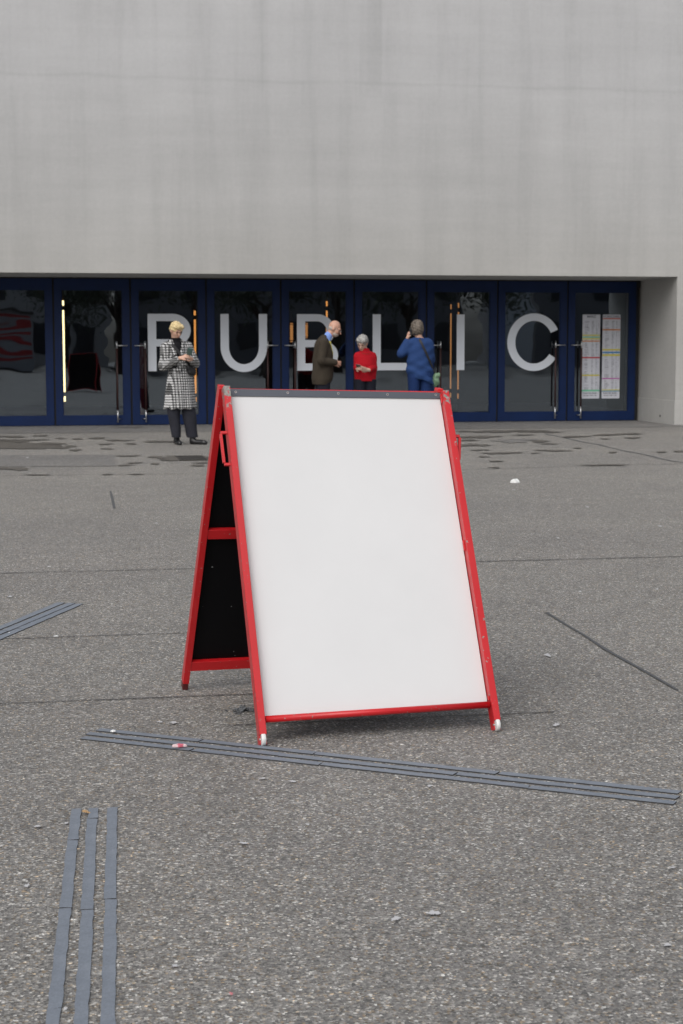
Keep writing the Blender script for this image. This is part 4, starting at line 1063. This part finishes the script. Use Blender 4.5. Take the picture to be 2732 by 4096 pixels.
F.cut(lambda X, Y, Z: np.maximum(.02 + (1.45 - Z) * .15 - X, np.abs(Y + .035) - .030 - (Z - 1.05) * .08)); F.cut(lambda X, Y, Z: np.maximum(np.sqrt((X - .035) ** 2 + Y ** 2) - .066, 1.455 - Z))
F.cut(lambda X, Y, Z: np.maximum(np.abs(Y + .02) - .006 - (.95 - Z) * .05, np.maximum(X + .12, Z - .95)))
F.warp(folds(.0065, 24, 2)); child('tweed_jacket', F.mesh('tweed_jacket', M['tweed']), w2)
F = Field((-.2, -.22, 1.30), (.2, .22, 1.62), .007); F.cap((.02, 0, 1.45), (.055, -.005, 1.525), .068, .064); F.loft([(1.34, -.02, 0, .10, .12), (1.45, 0, 0, .075, .09)], .02)
F.cut(lambda X, Y, Z: (1.555 + .35 * (-X)) * -1 + Z + 0 * Y if False else 1e3 + 0 * X + 0 * Y + 0 * Z); child('shirt', F.mesh('shirt', M['shirt']), w2)
F = Field((-.2, -.2, .95), (.24, .2, 1.48), .007); F.loft([(.98, -.02, -.012, .140, .10), (1.25, -.015, -.012, .143, .12), (1.38, -.015, -.012, .115, .11), (1.44, .0, -.012, .09, .09)], 0); child('yellow_waistcoat', F.mesh('yellow_waistcoat', M['yellow']), w2)
F = Field((-.25, -.26, .07), (.2, .26, .95), .009)
for s_ in (-1, 1): F.loft([(.08, -.05, s_ * .10, .068, .062), (.48, -.035, s_ * .10, .078, .075), (.92, -.045, s_ * .085, .125, .11)], .01)
F.warp(folds(.005, 28)); child('trousers', F.mesh('trousers', M['navy']), w2)
for s_ in (-1, 1):
    F = Field((-.15, s_ * .11 - .1, -.012), (.28, s_ * .11 + .1, .2), .008); shoe(F, (-.085, s_ * .10, 0), (.19, s_ * .125, 0)); F.cut(lambda X, Y, Z: Z - .002 + 0 * X + 0 * Y); child('shoe', F.mesh('shoe', M['shoe']), w2)
# ---- woman in the red jumper
W3 = V3((ypl(1220 + 1110 / 4.612, 1500, 25.5).x, 25.5, 0))
R = basis((-.42, -.70, -.50), (-.10, -.42, .90)); hc = (-.050, -.035, 1.410)
F = Field((-.40, -.45, -.02), (.40, .30, 1.62), .007)
P = head(F, hc, R, (0, 0, 1.23), .98)
F.loft([(.87, 0, 0, .12, .10), (.95, 0, 0, .145, .11), (1.15, 0, 0, .145, .10), (1.25, 0, 0, .11, .07)], .03)
for s_ in (-1, 1): F.cap((s_ * .08, 0, .80), (s_ * .09, -.01, .42), .07, .05); F.cap((s_ * .09, -.01, .42), (s_ * .09, .02, .08), .05, .026); F.cap((s_ * .09, .02, .05), (s_ * .098, -.08, .032), .022, .016)
for a, b, c_ in (((.13, 0, 1.21), (.145, -.03, 1.02), (.02, -.23, .985)), ((-.13, 0, 1.21), (-.145, -.06, 1.02), (-.165, -.22, 1.0))):
    F.cap(a, b, .042, .036); F.cap(b, c_, .036, .026)
hand(F, (.02, -.23, .985), (-.92, -.3, .12), (.2, -.8, -.5), .35, 1.0, -1); hand(F, (-.165, -.22, 1.0), (-.10, -.9, .25), (-.85, -.1, .3), .6, 1.0, 1)
w3 = person(F, M['skin_c'], W3, 'elderly grey-haired woman in a red jumper looking at her phone')
face(P, R, w3, .98)
def nape(F, P): F.ell(P(0, -.075, -.02), (.066, .04, .06), R, k=.03); F.ell(P(-.03, .05, .080), (.05, .045, .035), R, k=.03); F.ell(P(.04, .045, .078), (.045, .045, .035), R, k=.03)
cap_hair(hc, R, .98, M['grey_hair'], w3, extra=nape, front=(.125, -.050), frr=(.085, .085, .112), grow=.017)
jum = [(.808, 0, 0, .168, .135), (.95, 0, 0, .172, .14), (1.08, 0, 0, .172, .14), (1.19, 0, 0, .172, .115), (1.25, .0, 0, .135, .09), (1.285, 0, 0, .078, .07), (1.325, -.008, -.012, .065, .062)]
F = Field((-.34, -.36, .74), (.34, .22, 1.40), .008); F.loft(jum, .02)
for a, b, c_ in (((.118, 0, 1.205), (.137, -.02, 1.02), (.04, -.21, .987)), ((-.118, 0, 1.205), (-.137, -.05, 1.02), (-.162, -.19, 1.0))):
    F.cap(a, b, .056, .048, k=.04); F.cap(b, c_, .046, .038, k=.025)
F.warp(folds(.005, 27, .7)); child('red_jumper', F.mesh('red_jumper', M['red_knit']), w3)
F = Field((-.24, -.2, .06), (.24, .2, .9), .009)
for s_ in (-1, 1): F.loft([(.08, s_ * .09, .01, .062, .068), (.42, s_ * .09, 0, .072, .078), (.84, s_ * .078, 0, .098, .12)], .01)
child('trousers', F.mesh('trousers', M['navy']), w3)
for s_ in (-1, 1):
    F = Field((s_ * .1 - .1, -.28, -.012), (s_ * .1 + .1, .15, .2), .008); shoe(F, (s_ * .09, .05, 0), (s_ * .105, -.18, 0)); F.cut(lambda X, Y, Z: Z - .002 + 0 * X + 0 * Y); child('shoe', F.mesh('shoe', M['shoe']), w3)
slab(W3 + V3((-.168, -.325, 1.045)), (.25, .35, .9), (-.3, -.85, .4), .072, .009, .14, 'phone', M['phone'], 'dark phone in the hands of the woman in red', 'phone')
bm = bmesh.new(); tube(bm, [(x, back_y(jum, x, 1.235 + 3.2 * x * x, True, .004), 1.235 + 3.2 * x * x) for x in np.linspace(-.07, .07, 11)], .002, 6); me = bpy.data.meshes.new('necklace'); bm.to_mesh(me); bm.free(); setmats(me, M['brass']); child('necklace', me, w3)
# ---- woman in the blue tunic, seen from behind
W4 = V3((ypl(1560 + 780 / 6.533, 1500, 25.8).x, 25.8, 0))
R = basis((-.28, .94, -.08), (0, .1, 1)); hc = (-.050, .015, 1.635)
F = Field((-.45, -.30, -.02), (.42, .42, 1.85), .0072)
P = head(F, hc, R, (.0, 0, 1.45), 1.0)
F.loft([(.84, 0, 0, .16, .12), (1.05, 0, 0, .15, .11), (1.30, 0, 0, .16, .10), (1.43, .0, 0, .13, .075), (1.485, .0, 0, .075, .06)], .03)
for s_ in (-1, 1): F.cap((s_ * .09, 0, .86), (s_ * .095, .01, .47), .08, .054); F.cap((s_ * .095, .01, .47), (s_ * .095, 0, .08), .054, .026); F.cap((s_ * .095, 0, .05), (s_ * .108, .10, .032), .022, .016)
for a, b, c_ in (((-.16, 0, 1.41), (-.30, .03, 1.245), (-.185, .10, 1.47)), ((.165, 0, 1.40), (.20, .07, 1.14), (.08, .22, 1.10))):
    F.cap(a, b, .046, .04); F.cap(b, c_, .04, .028)
hand(F, (-.185, .10, 1.47), (.22, .02, 1.0), (-.9, -.2, .2), .35, 1.0, 1); hand(F, (.08, .22, 1.10), (-1, .2, 0), (0, 1, .3), .5, 1.0, 1)
w4 = person(F, M['skin_a'], W4, 'woman in a blue tunic and jeans seen from behind on the phone')
face(P, R, w4)
def bob(F, P):
    F.ell(P(0, -.035, -.035), (.088, .075, .078), R, k=.04); F.ell(P(.06, .0, -.03), (.04, .06, .07), R, k=.03); F.ell(P(-.06, .0, -.03), (.04, .06, .07), R, k=.03); F.ell(P(0, -.02, .085), (.075, .085, .045), R, k=.03)
cap_hair(hc, R, 1.0, M['brown_hair'], w4, extra=bob, front=(.13, -.06), grow=.026)
tun = [(.70, .0, 0, .222, .16), (.90, 0, 0, .222, .155), (1.09, -.005, 0, .213, .14), (1.27, .005, 0, .20, .125), (1.40, .008, 0, .192, .105), (1.455, .008, 0, .15, .085), (1.492, .012, 0, .118, .07)]
F = Field((-.46, -.30, .66), (.40, .40, 1.56), .008); F.loft(tun, .02)
for a, b, c_ in (((-.155, 0, 1.40), (-.30, .03, 1.24), (-.20, .09, 1.44)), ((.155, 0, 1.39), (.19, .06, 1.14), (.10, .20, 1.10))):
    F.cap(a, b, .066, .07, k=.05); F.cap(b, c_, .068, .046, k=.03)
F.cut(lambda X, Y, Z: Z - (.815 - .33 * X + .012 * np.sin(30 * X)) + 0 * Y); F.cut_ell((.012, -.0, 1.535), (.10, .075, .07))
F.warp(lambda X, Y, Z: .011 * np.sin(34 * (Z + .55 * X)) * np.clip((1.15 - Z) / .2, 0, 1) + .004 * np.sin(40 * Z - 22 * X))
child('blue_tunic', F.mesh('blue_tunic', M['blue_linen']), w4)
F = Field((-.26, -.2, .06), (.26, .2, 1.0), .009)
for s_ in (-1, 1): F.loft([(.08, s_ * .095, 0, .066, .070), (.47, s_ * .095, .005, .080, .085), (.86, s_ * .098, 0, .103, .13), (.96, s_ * .085, 0, .115, .13)], .006)
child('jeans', F.mesh('jeans', M['jeans']), w4)
for s_ in (-1, 1):
    F = Field((s_ * .1 - .1, -.15, -.012), (s_ * .1 + .1, .3, .2), .008); shoe(F, (s_ * .095, -.05, 0), (s_ * .115, .20, 0)); F.cut(lambda X, Y, Z: Z - .002 + 0 * X + 0 * Y); child('shoe', F.mesh('shoe', M['shoe']), w4)
slab(W4 + V3((-.142, .05, 1.585)), (1, .3, 0), (.15, .1, 1), .07, .009, .14, 'phone', M['phone'], 'dark phone held to the ear of the woman in blue', 'phone')
bag = empty('shoulder_bag', W4 + V3((.26, -.02, .72)), 'sage green shoulder bag hanging on the woman in blue', 'bag')
F = Field((.14, -.16, .68), (.36, .12, 1.0), .006); F.ell((.255, -.02, .79), (.058, .08, .075)); F.ell((.25, -.02, .87), (.04, .075, .05)); F.ell((.30, -.04, .90), (.025, .04, .035)); F.warp(lambda X, Y, Z: .005 * np.sin(75 * Y + 30 * X) + .004 * np.sin(60 * Z + 50 * X)); kid2 = link('pouch', F.mesh('pouch', M['green_bag']), bag, W4 - bag.location)
pts, nr = [], []
for t in np.linspace(0, 1, 18):
    x, z = -.045 + .285 * t ** 1.1, 1.515 - .60 * t; z2 = min(z, 1.48); cx_, cy_, rx, ry = loft_at(tun, z2); x2 = min(x, cx_ + rx * .97); y = back_y(tun, x2, z2, True, .012)
    if z > 1.47: y = -.066 + (z - 1.47) * .5
    if t > .93: y = -.05
    pts.append((x, y, z)); nr.append(((x2 - cx_) / rx ** 2, (y - cy_) / ry ** 2 - .01, .2))
so = ribbon(pts, .036, .006, nr, 'strap', M['strap'], bag); so.location = W4 - bag.location

# ------------------------------------------------------------------ far side of the square, behind the viewer (mirrored in the door glass)
M['pale_render'] = mat('pale_render', (.42, .41, .40), .85); M['grey_render'] = mat('grey_render', (.20, .20, .21), .85); M['dark_win'] = mat('dark_window', (.02, .025, .035), .15)
M['bark'] = mat('bark', (.045, .035, .028), .9); M['roof'] = mat('dark_roof', (.06, .05, .05), .8)
wm = bmesh.new(); bx(wm, -.7, .7, -.06, .06, 0, 1.7); bmesh.ops.recalc_face_normals(wm, faces=wm.faces); WIN = bpy.data.meshes.new('window'); wm.to_mesh(WIN); wm.free(); setmats(WIN, M['dark_win'])
for x0, x1, hh, mt, lb in ((-22, 3.5, 11, 'pale_render', 'pale city house across the square, mirrored at the left doors'), (4.5, 26, 9, 'grey_render', 'grey city house across the square, mirrored in the middle doors'), (31, 56, 12, 'grey_render', 'low grey city house across the square, mirrored at the right door')):
    b = empty('town_house', ((x0 + x1) / 2, -46, 0), lb, 'building')
    box('wall', x0, x1, -60, -46, 0, hh, M[mt], b); box('roof', x0 - .4, x1 + .4, -60.4, -45.6, hh + .002, hh + .8, M['roof'], b)
    nx = int((x1 - x0) / 2.8)
    for i in range(nx):
        for j in range(int(hh / 3.2)):
            link('window', WIN, b, V3((x0 + (i + .5) * (x1 - x0) / nx, -45.99, 1.1 + 3.2 * j)) - wloc(b))
def leafmat():
    A = mat('dark_foliage', (.045, .06, .035), .8); return A
M['foliage'] = leafmat()
def tree_meshes(seedn):
    rr = random.Random(seedn); bt = bmesh.new(); tips = []
    tube(bt, [(0, 0, -.05), (.05, 0, 1.2), (-.05, .05, 2.6), (0, 0, 3.6)], [.24, .19, .16, .12], 10)
    for k in range(9):
        a = rr.uniform(0, 6.28); z = rr.uniform(2.3, 3.6); L = rr.uniform(1.6, 2.8)
        e = V3((math.cos(a) * L * .8, math.sin(a) * L * .8, z + L * .8)); tube(bt, [(0, 0, z), V3((0, 0, z)).lerp(e, .5) + V3((0, 0, .15)), e], [.07, .045, .015], 6); tips.append(e)
    bmesh.ops.recalc_face_normals(bt, faces=bt.faces); tm = bpy.data.meshes.new('trunk'); bt.to_mesh(tm); bt.free(); setmats(tm, M['bark'])
    vs_, fs_ = [], []
    for k in range(1900):
        c = rr.choice(tips); p = c + V3((rr.gauss(0, .75), rr.gauss(0, .75), rr.gauss(0, .6))); s_ = rr.uniform(.08, .15)
        a = V3((rr.gauss(0, 1), rr.gauss(0, 1), rr.gauss(0, 1))).normalized(); b = a.cross(V3((rr.gauss(0, 1), rr.gauss(0, 1), rr.gauss(0, 1)))).normalized()
        n0 = len(vs_); vs_ += [p - a * s_, p + b * s_ * .5, p + a * s_, p - b * s_ * .5]; fs_.append((n0, n0+1, n0+2, n0+3))
    cm = bpy.data.meshes.new('crown'); cm.from_pydata([tuple(v) for v in vs_], [], fs_); setmats(cm, M['foliage']); return tm, cm
TM = [tree_meshes(1), tree_meshes(2)]
for k, (x, y, s_, wh) in enumerate(((.8, -33, .9, 'above the leftmost door handle'), (3.5, -31, 1.0, 'in the second door from the left'), (7.5, -28, 1.1, 'between the letters P and U'), (11.5, -32, .95, 'in the right arm of the letter U'), (15.0, -29, 1.15, 'behind the letter B'), (19.5, -31, 1.0, 'behind the letter L'), (23.5, -29, 1.05, 'left of the letter C'), (33.5, -30, 1.05, 'above the programme sheets'))):
    t = empty('plane_tree', (x, y, 0), 'leafy dark tree across the square, mirrored ' + wh, 'tree', 'trees across the square'); t.scale = (s_, s_, s_)
    a, b = TM[k % 2]; link('trunk', a, t); link('crown', b, t)
tw = empty('pale_tower', (28.4, -42, 0), 'slim pale tower across the square, mirrored inside the letter C', 'building')
box('wall', 27.2, 29.6, -44, -42, 0, 16, mat('white_render', (.62, .64, .66), .8), tw); box('roof', 27.0, 29.8, -44.2, -41.8, 16.002, 16.4, M['roof'], tw)
kio = empty('market_kiosk', (-2.3, -24.5, 0), 'red and white striped kiosk mirrored in the leftmost door', 'kiosk')
M['kiosk_red'] = mat('kiosk_red', (.45, .03, .035), .5); M['kiosk_white'] = mat('kiosk_white', (.34, .35, .37), .6)
box('body', -3.8, -.85, -26.4, -24.5, .12, 3.0, M['kiosk_white'], kio); box('plinth', -3.75, -.9, -26.35, -24.55, 0, .118, M['roof'], kio)
for k, z in enumerate((.75, 1.05, 1.55, 1.85, 2.35, 2.65)): box('stripe', -3.7, -.95, -24.499, -24.47, z, z + .17, M['kiosk_red'], kio)
box('awning', -4.0, -.7, -26.6, -24.1, 3.002, 3.12, M['roof'], kio)
